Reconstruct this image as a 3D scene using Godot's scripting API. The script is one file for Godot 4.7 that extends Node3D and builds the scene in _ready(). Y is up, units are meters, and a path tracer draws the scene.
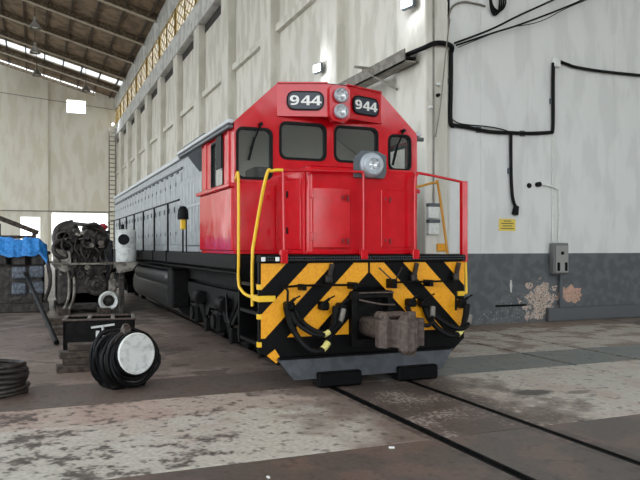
extends Node3D
# World: x right, y up, depth into the hall is -z. Metres.

class MB:
	var st := SurfaceTool.new()
	var uvf: Callable
	func _init():
		st.begin(Mesh.PRIMITIVE_TRIANGLES)
	func vert(p: Vector3, n: Vector3):
		var uv := Vector2(p.x, -p.y)
		if uvf.is_valid():
			uv = uvf.call(p, n)
		elif absf(n.y) > 0.7:
			uv = Vector2(p.x, p.z)
		elif absf(n.x) > 0.7:
			uv = Vector2(p.z, -p.y)
		st.set_normal(n)
		st.set_uv(uv)
		st.add_vertex(p)
	func tris(a: Vector3, b: Vector3, c: Vector3, na: Vector3, nb: Vector3, nc: Vector3):
		var g := (b - a).cross(c - a)
		if g.length_squared() < 1e-16:
			return
		if g.dot(na + nb + nc) > 0.0:
			vert(a, na); vert(c, nc); vert(b, nb)
		else:
			vert(a, na); vert(b, nb); vert(c, nc)
	func tri(a: Vector3, b: Vector3, c: Vector3, n: Vector3):
		tris(a, b, c, n, n, n)
	func quad(a: Vector3, b: Vector3, c: Vector3, d: Vector3, n: Vector3):
		tris(a, b, c, n, n, n)
		tris(a, c, d, n, n, n)
	func box(c: Vector3, s: Vector3, bs := Basis()):
		cbox(c, s, 0.0, bs)
	func bb(lo: Vector3, hi: Vector3, ch := 0.0):
		cbox((lo + hi) * 0.5, hi - lo, ch)
	func cbox(c: Vector3, s: Vector3, ch: float, bs := Basis()):
		var h := s * 0.5
		for ax in 3:
			var a1 := (ax + 1) % 3
			var a2 := (ax + 2) % 3
			for sg in [-1.0, 1.0]:
				var n := Vector3.ZERO
				n[ax] = sg
				var q := []
				for k in [[-1, -1], [1, -1], [1, 1], [-1, 1]]:
					var p := Vector3.ZERO
					p[ax] = sg * h[ax]
					p[a1] = k[0] * (h[a1] - ch)
					p[a2] = k[1] * (h[a2] - ch)
					q.append(c + bs * p)
				quad(q[0], q[1], q[2], q[3], bs * n)
		if ch <= 0.0:
			return
		for ax in 3:
			var a1 := (ax + 1) % 3
			var a2 := (ax + 2) % 3
			for s1 in [-1.0, 1.0]:
				for s2 in [-1.0, 1.0]:
					var n := Vector3.ZERO
					n[a1] = s1
					n[a2] = s2
					var q := []
					for e in [[-1.0, 0], [1.0, 0], [1.0, 1], [-1.0, 1]]:
						var p := Vector3.ZERO
						p[ax] = e[0] * (h[ax] - ch)
						p[a1] = s1 * (h[a1] - (ch if e[1] == 0 else 0.0))
						p[a2] = s2 * (h[a2] - (ch if e[1] == 1 else 0.0))
						q.append(c + bs * p)
					quad(q[0], q[1], q[2], q[3], (bs * n).normalized())
		for sx in [-1.0, 1.0]:
			for sy in [-1.0, 1.0]:
				for sz in [-1.0, 1.0]:
					var q := []
					for ax in 3:
						var p := Vector3(sx * (h.x - ch), sy * (h.y - ch), sz * (h.z - ch))
						p[ax] += [sx, sy, sz][ax] * ch
						q.append(c + bs * p)
					tri(q[0], q[1], q[2], (bs * Vector3(sx, sy, sz)).normalized())
	func bar(a: Vector3, b: Vector3, w: float, t: float, up := Vector3.UP):
		var z := (b - a).normalized()
		var x := up.cross(z)
		if x.length() < 0.01:
			x = Vector3.RIGHT.cross(z)
		x = x.normalized()
		var y := z.cross(x)
		box((a + b) * 0.5, Vector3(w, t, a.distance_to(b)), Basis(x, y, z))
	func tube(pts: Array, r: float, seg := 8, closed := false):
		var n := pts.size()
		var rings := []
		var norms := []
		var ref := Vector3.ZERO
		for i in n:
			var d: Vector3
			if closed:
				d = (pts[(i + 1) % n] - pts[(i - 1 + n) % n]).normalized()
			else:
				d = (pts[mini(i + 1, n - 1)] - pts[maxi(i - 1, 0)]).normalized()
			if ref == Vector3.ZERO:
				ref = d.cross(Vector3.UP)
				if ref.length() < 0.1:
					ref = d.cross(Vector3.RIGHT)
			ref = (ref - d * ref.dot(d)).normalized()
			var b := d.cross(ref)
			var ring := []
			var nr := []
			for k in seg:
				var an := TAU * k / seg
				var o := ref * cos(an) + b * sin(an)
				ring.append(pts[i] + o * r)
				nr.append(o)
			rings.append(ring)
			norms.append(nr)
		for i in (n if closed else n - 1):
			var j := (i + 1) % n
			for k in seg:
				var l := (k + 1) % seg
				tris(rings[i][k], rings[j][k], rings[j][l], norms[i][k], norms[j][k], norms[j][l])
				tris(rings[i][k], rings[j][l], rings[i][l], norms[i][k], norms[j][l], norms[i][l])
		if not closed:
			for e in [0, n - 1]:
				var nn: Vector3 = (pts[0] - pts[1]).normalized() if e == 0 else (pts[n - 1] - pts[n - 2]).normalized()
				for k in seg:
					tri(pts[e], rings[e][k], rings[e][(k + 1) % seg], nn)
	# profile of (radius, height) turned about the y axis of xf
	func lathe(prof: Array, seg: int, xf: Transform3D):
		for i in prof.size() - 1:
			var a: Vector2 = prof[i]
			var b: Vector2 = prof[i + 1]
			var e := b - a
			if e.length() < 1e-6:
				continue
			var nn := Vector2(e.y, -e.x).normalized()
			for k in seg:
				var a0 := TAU * k / seg
				var a1 := TAU * (k + 1) / seg
				var d0 := Vector3(cos(a0), 0, sin(a0))
				var d1 := Vector3(cos(a1), 0, sin(a1))
				var n0 := (xf.basis * (d0 * nn.x + Vector3(0, nn.y, 0))).normalized()
				var n1 := (xf.basis * (d1 * nn.x + Vector3(0, nn.y, 0))).normalized()
				var p0 := xf * (d0 * a.x + Vector3(0, a.y, 0))
				var p1 := xf * (d1 * a.x + Vector3(0, a.y, 0))
				var q0 := xf * (d0 * b.x + Vector3(0, b.y, 0))
				var q1 := xf * (d1 * b.x + Vector3(0, b.y, 0))
				tris(p0, q0, q1, n0, n0, n1)
				tris(p0, q1, p1, n0, n1, n1)
	func cyl(a: Vector3, b: Vector3, r: float, seg := 16, r2 := -1.0, ch := 0.0):
		var y := (b - a)
		var L := y.length()
		y = y / L
		var x := y.cross(Vector3.UP)
		if x.length() < 0.05:
			x = y.cross(Vector3.RIGHT)
		x = x.normalized()
		var z := x.cross(y)
		var rr := r if r2 < 0 else r2
		var p := [Vector2(0, 0), Vector2(r - ch, 0), Vector2(r, ch), Vector2(rr, L - ch), Vector2(rr - ch, L), Vector2(0, L)]
		lathe(p, seg, Transform3D(Basis(x, y, z), a))
	func torus(c: Vector3, axis: Vector3, R: float, r: float, seg := 24, rs := 6):
		var y := axis.normalized()
		var x := y.cross(Vector3.UP)
		if x.length() < 0.05:
			x = y.cross(Vector3.RIGHT)
		x = x.normalized()
		var z := x.cross(y)
		var pts := []
		for k in seg:
			pts.append(c + (x * cos(TAU * k / seg) + z * sin(TAU * k / seg)) * R)
		tube(pts, r, rs, true)
	# flat plate with holes: outline in xf's xy plane, from z=0 back to z=-depth
	func plate(outline: Array, holes: Array, depth: float, xf := Transform3D()):
		var o := PackedVector2Array(outline)
		var cuts := []
		var lo := 1e9
		var hi := -1e9
		for p in o:
			lo = minf(lo, p.x); hi = maxf(hi, p.x)
		cuts.append(lo - 1.0)
		var mids := []
		for h in holes:
			var m := 0.0
			for p in h:
				m += p.x
			mids.append(m / h.size())
		mids.sort()
		for m in mids:
			if m > cuts[-1] + 1e-4:
				cuts.append(m)
		cuts.append(hi + 1.0)
		var pieces := []
		for i in cuts.size() - 1:
			var strip := PackedVector2Array([Vector2(cuts[i], -1000), Vector2(cuts[i + 1], -1000), Vector2(cuts[i + 1], 1000), Vector2(cuts[i], 1000)])
			var cur: Array = Geometry2D.intersect_polygons(o, strip)
			for h in holes:
				var nxt := []
				for c in cur:
					nxt.append_array(Geometry2D.clip_polygons(c, PackedVector2Array(h)))
				cur = nxt
			pieces.append_array(cur)
		var nf := (xf.basis * Vector3(0, 0, 1)).normalized()
		for pc in pieces:
			var ix := Geometry2D.triangulate_polygon(pc)
			for k in range(0, ix.size(), 3):
				var q := []
				for j in 3:
					var p: Vector2 = pc[ix[k + j]]
					q.append(Vector3(p.x, p.y, 0))
				tri(xf * q[0], xf * q[1], xf * q[2], nf)
				var dz := Vector3(0, 0, -depth)
				tri(xf * (q[0] + dz), xf * (q[1] + dz), xf * (q[2] + dz), -nf)
		var loops := [o]
		for h in holes:
			loops.append(PackedVector2Array(h))
		for li in loops.size():
			var lp: PackedVector2Array = loops[li]
			var cw := Geometry2D.is_polygon_clockwise(lp)
			for k in lp.size():
				var p := lp[k]
				var q := lp[(k + 1) % lp.size()]
				var e := q - p
				var n2 := Vector2(e.y, -e.x).normalized()
				if cw != (li > 0):
					n2 = -n2
				var n3 := (xf.basis * Vector3(n2.x, n2.y, 0)).normalized()
				quad(xf * Vector3(p.x, p.y, 0), xf * Vector3(q.x, q.y, 0), xf * Vector3(q.x, q.y, -depth), xf * Vector3(p.x, p.y, -depth), n3)

var taken := {}
var M := {}
var rng := RandomNumberGenerator.new()

func numbered(n: String) -> String:
	if not taken.has(n):
		taken[n] = 0
		return n
	taken[n] += 1
	return "%s_%03d" % [n, taken[n]]

func inst(called: String, mesh: Mesh, m: Material, parent: Node) -> MeshInstance3D:
	var o := MeshInstance3D.new()
	o.mesh = mesh
	o.material_override = m
	o.name = numbered(called) if parent == self else called
	o.cast_shadow = GeometryInstance3D.SHADOW_CASTING_SETTING_ON
	parent.add_child(o, true)
	return o

func obj(called: String, b: MB, m: Material, parent: Node = self) -> MeshInstance3D:
	return inst(called, b.st.commit(), m, parent)

func tag(o: Node, label: String, category: String, group := "") -> Node:
	o.set_meta("label", label)
	o.set_meta("category", category)
	if group != "":
		o.set_meta("group", group)
	return o

func thing(called: String, label: String, category: String, at := Vector3.ZERO, group := "", turn := 0.0) -> Node3D:
	var o := Node3D.new()
	o.name = numbered(called)
	add_child(o)
	o.position = at
	o.rotation.y = turn
	tag(o, label, category, group)
	return o

func setting(called: String, label := "") -> Node3D:
	var o := Node3D.new()
	o.name = called
	taken[called] = 0
	add_child(o)
	o.set_meta("kind", "structure")
	if label != "":
		o.set_meta("label", label)
	return o

func rrect(x0: float, y0: float, x1: float, y1: float, r: float, n := 4) -> Array:
	var pts := []
	for c in [[x1 - r, y0 + r, -PI / 2], [x1 - r, y1 - r, 0.0], [x0 + r, y1 - r, PI / 2], [x0 + r, y0 + r, PI]]:
		for k in n + 1:
			var an: float = c[2] + PI / 2 * k / n
			pts.append(Vector2(c[0] + cos(an) * r, c[1] + sin(an) * r))
	return pts

func smooth(pts: Array, n := 6) -> Array:
	var c := Curve3D.new()
	for i in pts.size():
		var t: Vector3 = (pts[mini(i + 1, pts.size() - 1)] - pts[maxi(i - 1, 0)]) * 0.2
		c.add_point(pts[i], -t, t)
	var o := []
	for i in pts.size() - 1:
		for k in n:
			o.append(c.sample(i, float(k) / n))
	o.append(pts[-1])
	return o

# ---------- procedural materials ----------
func noise_image(seed_: int, freq: float, oct: int, w := 512, h := 512, type := FastNoiseLite.TYPE_SIMPLEX_SMOOTH) -> Image:
	var f := FastNoiseLite.new()
	f.seed = seed_
	f.frequency = freq
	f.noise_type = type
	f.fractal_type = FastNoiseLite.FRACTAL_FBM
	f.fractal_octaves = oct
	return f.get_seamless_image(w, h)

func two_tone(seed_: int, freq: float, oct: int, a: Color, b: Color, lo := 0.3, hi := 0.7, size := 512) -> ImageTexture:
	var src := noise_image(seed_, freq, oct, size, size)
	var d := src.get_data()
	var out := PackedByteArray()
	out.resize(size * size * 3)
	var lut := []
	for i in 256:
		var c := a.lerp(b, smoothstep(lo, hi, i / 255.0))
		lut.append([int(c.r * 255), int(c.g * 255), int(c.b * 255)])
	for i in size * size:
		var c: Array = lut[d[i]]
		out[i * 3] = c[0]
		out[i * 3 + 1] = c[1]
		out[i * 3 + 2] = c[2]
	var im := Image.create_from_data(size, size, false, Image.FORMAT_RGB8, out)
	im.generate_mipmaps()
	return ImageTexture.create_from_image(im)

func normal_tex(seed_: int, freq: float, oct: int, strength: float, size := 512) -> ImageTexture:
	var im := noise_image(seed_, freq, oct, size, size)
	im.convert(Image.FORMAT_RGBA8)
	im.bump_map_to_normal_map(strength)
	im.generate_mipmaps()
	return ImageTexture.create_from_image(im)

func mat(c: Color, rough := 0.6, metal := 0.0) -> StandardMaterial3D:
	var m := StandardMaterial3D.new()
	m.albedo_color = c
	m.roughness = rough
	m.metallic = metal
	return m

func tmat(t: Texture2D, scale: float, rough := 0.7, metal := 0.0, nt: Texture2D = null, ns := 1.0, tint := Color.WHITE) -> StandardMaterial3D:
	var m := mat(tint, rough, metal)
	m.albedo_texture = t
	m.uv1_triplanar = true
	m.uv1_world_triplanar = true
	m.uv1_scale = Vector3.ONE * scale
	if nt:
		m.normal_enabled = true
		m.normal_texture = nt
		m.normal_scale = ns
	return m

# the same, stretched downwards like rain streaks
func smat(t: Texture2D, scale: float, rough := 0.7, metal := 0.0, nt: Texture2D = null, ns := 1.0) -> StandardMaterial3D:
	var m := tmat(t, scale, rough, metal, nt, ns)
	m.uv1_scale = Vector3(scale, scale * 0.3, scale)
	return m

func c8(r: int, g: int, b: int) -> Color:
	return Color8(r, g, b)

const CAB_X := 3.775      # centre line of the running track
const BAY := 5.37
const BAYS := 11
const WALL_X := 7.4       # face of the pilasters
const PANEL_X := 7.75
const TURN_D := 11.9      # where the long wall turns to the right
const END_D := 70.0
const EAVE := 16.75
const PITCH := 0.27
const RIDGE_X := -3.25

func roof_y(x: float) -> float:
	return EAVE + PITCH * (WALL_X - x) if x > RIDGE_X else EAVE + PITCH * (WALL_X - RIDGE_X) - PITCH * (RIDGE_X - x)

func _ready():
	rng.seed = 944
	var cam := Camera3D.new()
	cam.name = "camera"
	add_child(cam)
	cam.position = Vector3(0, 1.65, 0)
	cam.rotation_degrees = Vector3(0, -21.6, 0)
	cam.projection = Camera3D.PROJECTION_FRUSTUM
	cam.near = 0.05
	cam.far = 400.0
	cam.size = 2.0 * 0.05 * 240.0 / 672.0
	cam.frustum_offset = Vector2(0.05 * 19.0 / 672.0, 0.05 * 7.0 / 672.0)
	cam.current = true
	var we := WorldEnvironment.new()
	we.name = "environment"
	var env := Environment.new()
	env.background_mode = Environment.BG_SKY
	var sky := Sky.new()
	var sm := ProceduralSkyMaterial.new()
	sm.sky_top_color = Color(0.80, 0.84, 0.88)
	sm.sky_horizon_color = Color(0.93, 0.94, 0.94)
	sm.ground_bottom_color = Color(0.42, 0.41, 0.39)
	sm.ground_horizon_color = Color(0.60, 0.60, 0.58)
	sm.energy_multiplier = 1.6
	sky.sky_material = sm
	env.sky = sky
	env.tonemap_mode = Environment.TONE_MAPPER_LINEAR
	env.tonemap_exposure = 2.75
	env.sdfgi_enabled = true
	env.ssao_enabled = true
	env.ssil_enabled = true
	we.environment = env
	add_child(we)

	make_materials()
	build_floor()
	build_walls()
	build_roof()
	build_locomotive()
	build_wall_fittings()
	build_shop_floor()

func make_materials():
	var n_fine := normal_tex(3, 0.05, 4, 3.0)
	var n_lump := normal_tex(5, 0.02, 5, 6.0)
	M.plaster = smat(two_tone(11, 0.012, 6, c8(206, 202, 190), c8(224, 220, 210), 0.3, 0.6, 1024), 0.11, 0.85, 0.0, n_fine, 0.3)
	M.white_wall = smat(two_tone(12, 0.012, 6, c8(219, 220, 217), c8(228, 229, 226), 0.3, 0.55, 1024), 0.13, 0.8, 0.0, n_fine, 0.25)
	M.end_wall = smat(two_tone(13, 0.012, 6, c8(230, 224, 206), c8(240, 236, 222), 0.3, 0.6, 1024), 0.08, 0.85)
	M.beam = tmat(two_tone(14, 0.01, 5, c8(186, 186, 182), c8(214, 214, 210), 0.3, 0.6), 0.2, 0.8)
	M.concrete = tmat(two_tone(15, 0.01, 6, c8(96, 84, 76), c8(140, 126, 115), 0.3, 0.65, 1024), 0.15, 0.42, 0.0, n_fine, 0.2)
	M.yard = tmat(two_tone(16, 0.01, 6, c8(165, 160, 150), c8(190, 186, 178), 0.3, 0.65), 0.05, 0.9)
	M.roof = tmat(two_tone(17, 0.012, 5, c8(104, 88, 71), c8(138, 119, 98), 0.3, 0.62, 1024), 0.07, 0.8)
	M.rafter = tmat(two_tone(18, 0.02, 4, c8(92, 80, 66), c8(128, 114, 96)), 0.3, 0.8)
	M.flange = tmat(two_tone(19, 0.02, 4, c8(170, 160, 142), c8(196, 188, 172)), 0.3, 0.7)
	M.purlin = mat(c8(70, 60, 50), 0.8)
	M.dark_steel = tmat(two_tone(20, 0.02, 5, c8(11, 11, 11), c8(22, 21, 20)), 0.6, 0.6, 0.0, n_fine, 0.3)
	M.dark_steel.metallic_specular = 0.25
	M.black = mat(c8(8, 8, 9), 0.45)
	M.black.metallic_specular = 0.25
	M.rubber = mat(c8(13, 13, 14), 0.55)
	M.rubber.metallic_specular = 0.3
	M.red = tmat(two_tone(34, 0.02, 4, c8(194, 8, 24), c8(202, 12, 29)), 0.4, 0.12, 0.0, normal_tex(35, 0.008, 2, 2.5), 0.25)
	M.red.metallic_specular = 0.55
	M.yellow = tmat(two_tone(21, 0.03, 4, c8(230, 152, 8), c8(238, 164, 12), 0.25, 0.6), 1.2, 0.45)
	M.rail_yellow = mat(c8(236, 188, 40), 0.4)
	M.hood_grey = tmat(two_tone(22, 0.015, 5, c8(136, 141, 143), c8(154, 158, 160), 0.3, 0.6), 0.5, 0.45, 0.1)
	M.roof_grey = mat(c8(186, 190, 192), 0.4, 0.2)
	M.grey_dark = mat(c8(86, 92, 96), 0.5)
	M.plow = tmat(two_tone(23, 0.02, 5, c8(48, 51, 55), c8(64, 67, 72)), 0.5, 0.5, 0.1)
	M.rust = tmat(two_tone(24, 0.03, 5, c8(70, 58, 52), c8(98, 84, 76)), 0.8, 0.7, 0.0, n_lump, 0.4)
	M.steel = tmat(two_tone(25, 0.03, 4, c8(84, 76, 70), c8(104, 96, 90)), 0.5, 0.4, 0.5)
	M.chrome = mat(c8(214, 216, 218), 0.12, 0.95)
	M.silver = mat(c8(172, 178, 184), 0.4, 0.25)
	M.white = mat(c8(236, 236, 232), 0.5)
	M.offwhite = tmat(two_tone(26, 0.02, 5, c8(216, 218, 212), c8(230, 231, 226), 0.25, 0.5), 0.8, 0.55)
	M.grease = tmat(two_tone(27, 0.02, 6, c8(34, 30, 28), c8(62, 55, 50), 0.3, 0.7), 0.5, 0.5, 0.2, n_lump, 0.6)
	M.grease_light = tmat(two_tone(28, 0.02, 6, c8(92, 86, 78), c8(150, 144, 134), 0.3, 0.65), 0.4, 0.55, 0.2, n_lump, 0.4)
	M.canister = tmat(two_tone(29, 0.015, 5, c8(170, 174, 170), c8(206, 208, 204), 0.25, 0.5), 0.9, 0.5)
	M.wood = tmat(two_tone(30, 0.02, 5, c8(56, 47, 40), c8(84, 72, 62)), 0.7, 0.85, 0.0, n_lump, 0.5)
	M.blue = tmat(two_tone(31, 0.02, 4, c8(28, 112, 190), c8(58, 150, 224)), 1.0, 0.5)
	M.blue_grey = tmat(two_tone(32, 0.03, 5, c8(74, 80, 90), c8(110, 118, 130)), 0.6, 0.5)
	M.tray = tmat(two_tone(33, 0.02, 4, c8(116, 110, 102), c8(138, 132, 123)), 0.4, 0.5, 0.3)
	M.vent = mat(c8(236, 208, 120), 0.6)
	M.vent.albedo_color.a = 0.6
	M.vent.transparency = BaseMaterial3D.TRANSPARENCY_ALPHA
	M.vent_dark = mat(c8(128, 108, 54), 0.8)
	M.vent_light = mat(c8(176, 146, 70), 0.7)
	M.skylight = mat(c8(240, 240, 232), 0.5)
	M.skylight.albedo_color.a = 0.4
	M.skylight.transparency = BaseMaterial3D.TRANSPARENCY_ALPHA
	M.glass = mat(c8(120, 130, 126), 0.03)
	M.glass.albedo_color.a = 0.12
	M.glass.metallic_specular = 0.5
	M.glass.transparency = BaseMaterial3D.TRANSPARENCY_ALPHA
	M.lining = mat(c8(226, 228, 216), 0.6)
	M.lens = mat(c8(220, 226, 228), 0.04)
	M.lens.albedo_color.a = 0.25
	M.lens.transparency = BaseMaterial3D.TRANSPARENCY_ALPHA
	M.lamp = mat(Color.WHITE, 0.4)
	M.lamp.emission_enabled = true
	M.lamp.emission = Color(0.94, 0.97, 1.0)
	M.lamp.emission_energy_multiplier = 3.0
	M.sign = mat(c8(232, 206, 92), 0.5)
	M.ink = mat(c8(74, 64, 40), 0.6)

# ---------- floor ----------
const FX0 := -4.0
const FX1 := 12.0
const FD0 := 2.6
const FD1 := 14.6

func floor_texture() -> ImageTexture:
	var W := 1280
	var H := 960
	var n1 := noise_image(41, 0.004, 5, W, H).get_data()
	var n2 := noise_image(42, 0.016, 5, W, H).get_data()
	var n3 := noise_image(43, 0.07, 4, W, H).get_data()
	var n4 := noise_image(44, 0.22, 2, W, H).get_data()
	var out := PackedByteArray()
	out.resize(W * H * 3)
	var dark := Vector3(90, 82, 75)
	var light := Vector3(192, 185, 172)
	var pink := Vector3(178, 155, 141)
	var brown := Vector3(106, 90, 81)
	var green := Vector3(113, 118, 114)
	var soot := Vector3(58, 50, 45)
	var bright := Vector3(205, 198, 188)
	for j in H:
		var D := FD0 + (FD1 - FD0) * (j + 0.5) / H
		for i in W:
			var X := FX0 + (FX1 - FX0) * (i + 0.5) / W
			var k := j * W + i
			var a := n1[k] / 255.0
			var b := n2[k] / 255.0
			var c := n3[k] / 255.0
			var e := n4[k] / 255.0
			var col: Vector3
			if D < 4.95:
				col = dark.lerp(brown, smoothstep(0.45, 0.7, b))
				col = col.lerp(Vector3(104, 96, 88), smoothstep(0.55, 0.75, a) * 0.6)
			elif D < 7.35:
				if X < 3.265:
					col = light.lerp(pink, smoothstep(0.42, 0.6, a * 0.6 + b * 0.4) * 0.4 + smoothstep(6.45, 6.6, D + (c - 0.5) * 0.2) * 0.6)
					var w := smoothstep(2.2, 0.2, X + (a - 0.5) * 2.0)
					col = col.lerp(soot, smoothstep(0.62 - 0.12 * w, 0.78 - 0.12 * w, b * 0.45 + c * 0.3 + e * 0.25) * (0.3 + 0.4 * w))
					col = col.lerp(brown, smoothstep(2.2, 3.1, X + (b - 0.5) * 1.2) * 0.75)
				elif X < 4.285:
					col = Vector3(84, 73, 66).lerp(brown, smoothstep(0.3, 0.7, b * 0.5 + c * 0.5))
					col = col.lerp(bright, smoothstep(0.54, 0.68, e * 0.5 + b * 0.5) * 0.5)
				else:
					col = light.lerp(pink, smoothstep(0.5, 0.75, b) * 0.5)
					var s := smoothstep(5.4, 4.5, X + (b - 0.5) * 1.6)
					col = col.lerp(Vector3(96, 82, 73), s * smoothstep(0.3, 0.6, c + s * 0.25))
					col = col.lerp(bright, s * smoothstep(0.62, 0.68, e * 0.5 + c * 0.5) * 0.7)
					var q := Vector2((X - 5.26) / 0.27, (D - 6.12) / 0.15).length() + (c - 0.5) * 0.7
					col = col.lerp(soot, smoothstep(1.1, 0.7, q) * 0.8)
					q = Vector2((X - 5.75) / 0.2, (D - 5.95) / 0.08).length() + (c - 0.5) * 0.9
					col = col.lerp(soot, smoothstep(1.1, 0.6, q) * 0.5)
			elif D < 8.5:
				if X < 4.0:
					col = Vector3(104, 92, 84).lerp(brown, smoothstep(0.4, 0.7, b))
				else:
					col = green.lerp(Vector3(124, 122, 115), smoothstep(0.45, 0.7, b))
			else:
				if X < 4.0:
					col = Vector3(122, 105, 95).lerp(Vector3(150, 132, 120), smoothstep(0.42, 0.68, a * 0.5 + b * 0.5))
					col = col.lerp(soot, smoothstep(0.6, 0.75, b) * 0.5)
				else:
					col = Vector3(184, 175, 164)
					col = col.lerp(Vector3(140, 122, 108), smoothstep(0.35, 0.6, b + (0.2 if D > 10.9 else -0.12)))
			col = col.lerp(soot, smoothstep(0.66, 0.8, c) * 0.4)
			col *= 0.9 + 0.2 * e
			if absf(X - 3.2) < 0.08 or absf(X - 4.34) < 0.08 or absf(X - 4.2) < 0.05:
				col = col.lerp(soot, 0.5 * smoothstep(0.35, 0.55, c))
			out[k * 3] = clampi(int(col.x), 0, 255)
			out[k * 3 + 1] = clampi(int(col.y), 0, 255)
			out[k * 3 + 2] = clampi(int(col.z), 0, 255)
	var im := Image.create_from_data(W, H, false, Image.FORMAT_RGB8, out)
	im.generate_mipmaps()
	return ImageTexture.create_from_image(im)

func build_floor():
	var fl := setting("floor", "worn concrete workshop floor cast in long slabs")
	var m := mat(Color.WHITE, 0.5)
	m.albedo_texture = floor_texture()
	m.normal_enabled = false
	var uvf := func(p: Vector3, _n: Vector3) -> Vector2:
		return Vector2((p.x + p.y * 0.7 - FX0) / (FX1 - FX0), (-p.z + p.y * 0.9 - FD0) / (FD1 - FD0))
	var xs := [[-14.0, -4.0], [-4.0, 3.212], [3.305, 4.248], [4.322, 7.0], [7.075, 8.21], [8.285, 12.0], [12.0, 20.0]]
	var ds := [-8.0, -2.0, 2.6, 4.95, 7.35, 8.5, 11.9, 14.6]
	var d := 14.6
	while d < END_D - 1.0:
		d = minf(d + 9.3, END_D)
		ds.append(d)
	for i in ds.size() - 1:
		for x in xs:
			if ds[i] >= TURN_D and x[0] >= PANEL_X:
				continue
			var hi: float = x[1]
			if ds[i] >= TURN_D and hi > PANEL_X:
				hi = PANEL_X
			var b := MB.new()
			var near: bool = ds[i] >= FD0 and ds[i + 1] <= FD1 + 0.01 and x[0] >= FX0 and x[1] <= FX1
			if near:
				b.uvf = uvf
			b.bb(Vector3(x[0] + 0.004, -0.25, -ds[i + 1] + 0.005), Vector3(hi - 0.004, 0.0, -ds[i] - 0.005), 0.006)
			obj("slab", b, m if near else M.concrete, fl)
	var bed := MB.new()
	bed.bb(Vector3(-14, -0.5, -END_D), Vector3(20, -0.24, 8))
	obj("bedding", bed, M.dark_steel, fl)
	for r in [[3.265, 0.07, 0.06], [4.285, 0.06, 0.05], [7.037, 0.018, 0.05], [8.247, 0.018, 0.05]]:
		var b := MB.new()
		var far: float = END_D if r[0] < 5 else TURN_D
		b.bb(Vector3(r[0] - r[2] * 0.5 - 0.012 + 0.018, -0.24, -far), Vector3(r[0] + r[2] * 0.5 - 0.004, -r[1], 8), 0.008)
		obj("rail", b, M.rust if r[0] > 5 else M.dark_steel, fl)
	# dark strips added in the flangeways, standing in for groove shade
	for x in [3.212, 3.293, 4.248, 4.310]:
		var b := MB.new()
		b.bb(Vector3(x, -0.2, -END_D), Vector3(x + 0.012, 0.001, 8))
		obj("flangeway_edge", b, M.dark_steel, fl)
	var yard := setting("ground", "paved yard outside the hall")
	var g := MB.new()
	g.bb(Vector3(-80, -0.8, -160), Vector3(90, -0.52, 60))
	obj("paving", g, M.yard, yard)
	g = MB.new()
	g.bb(Vector3(-14, -0.52, -110), Vector3(20, -0.02, -END_D - 0.4))
	obj("apron", g, M.yard, yard)

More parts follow.
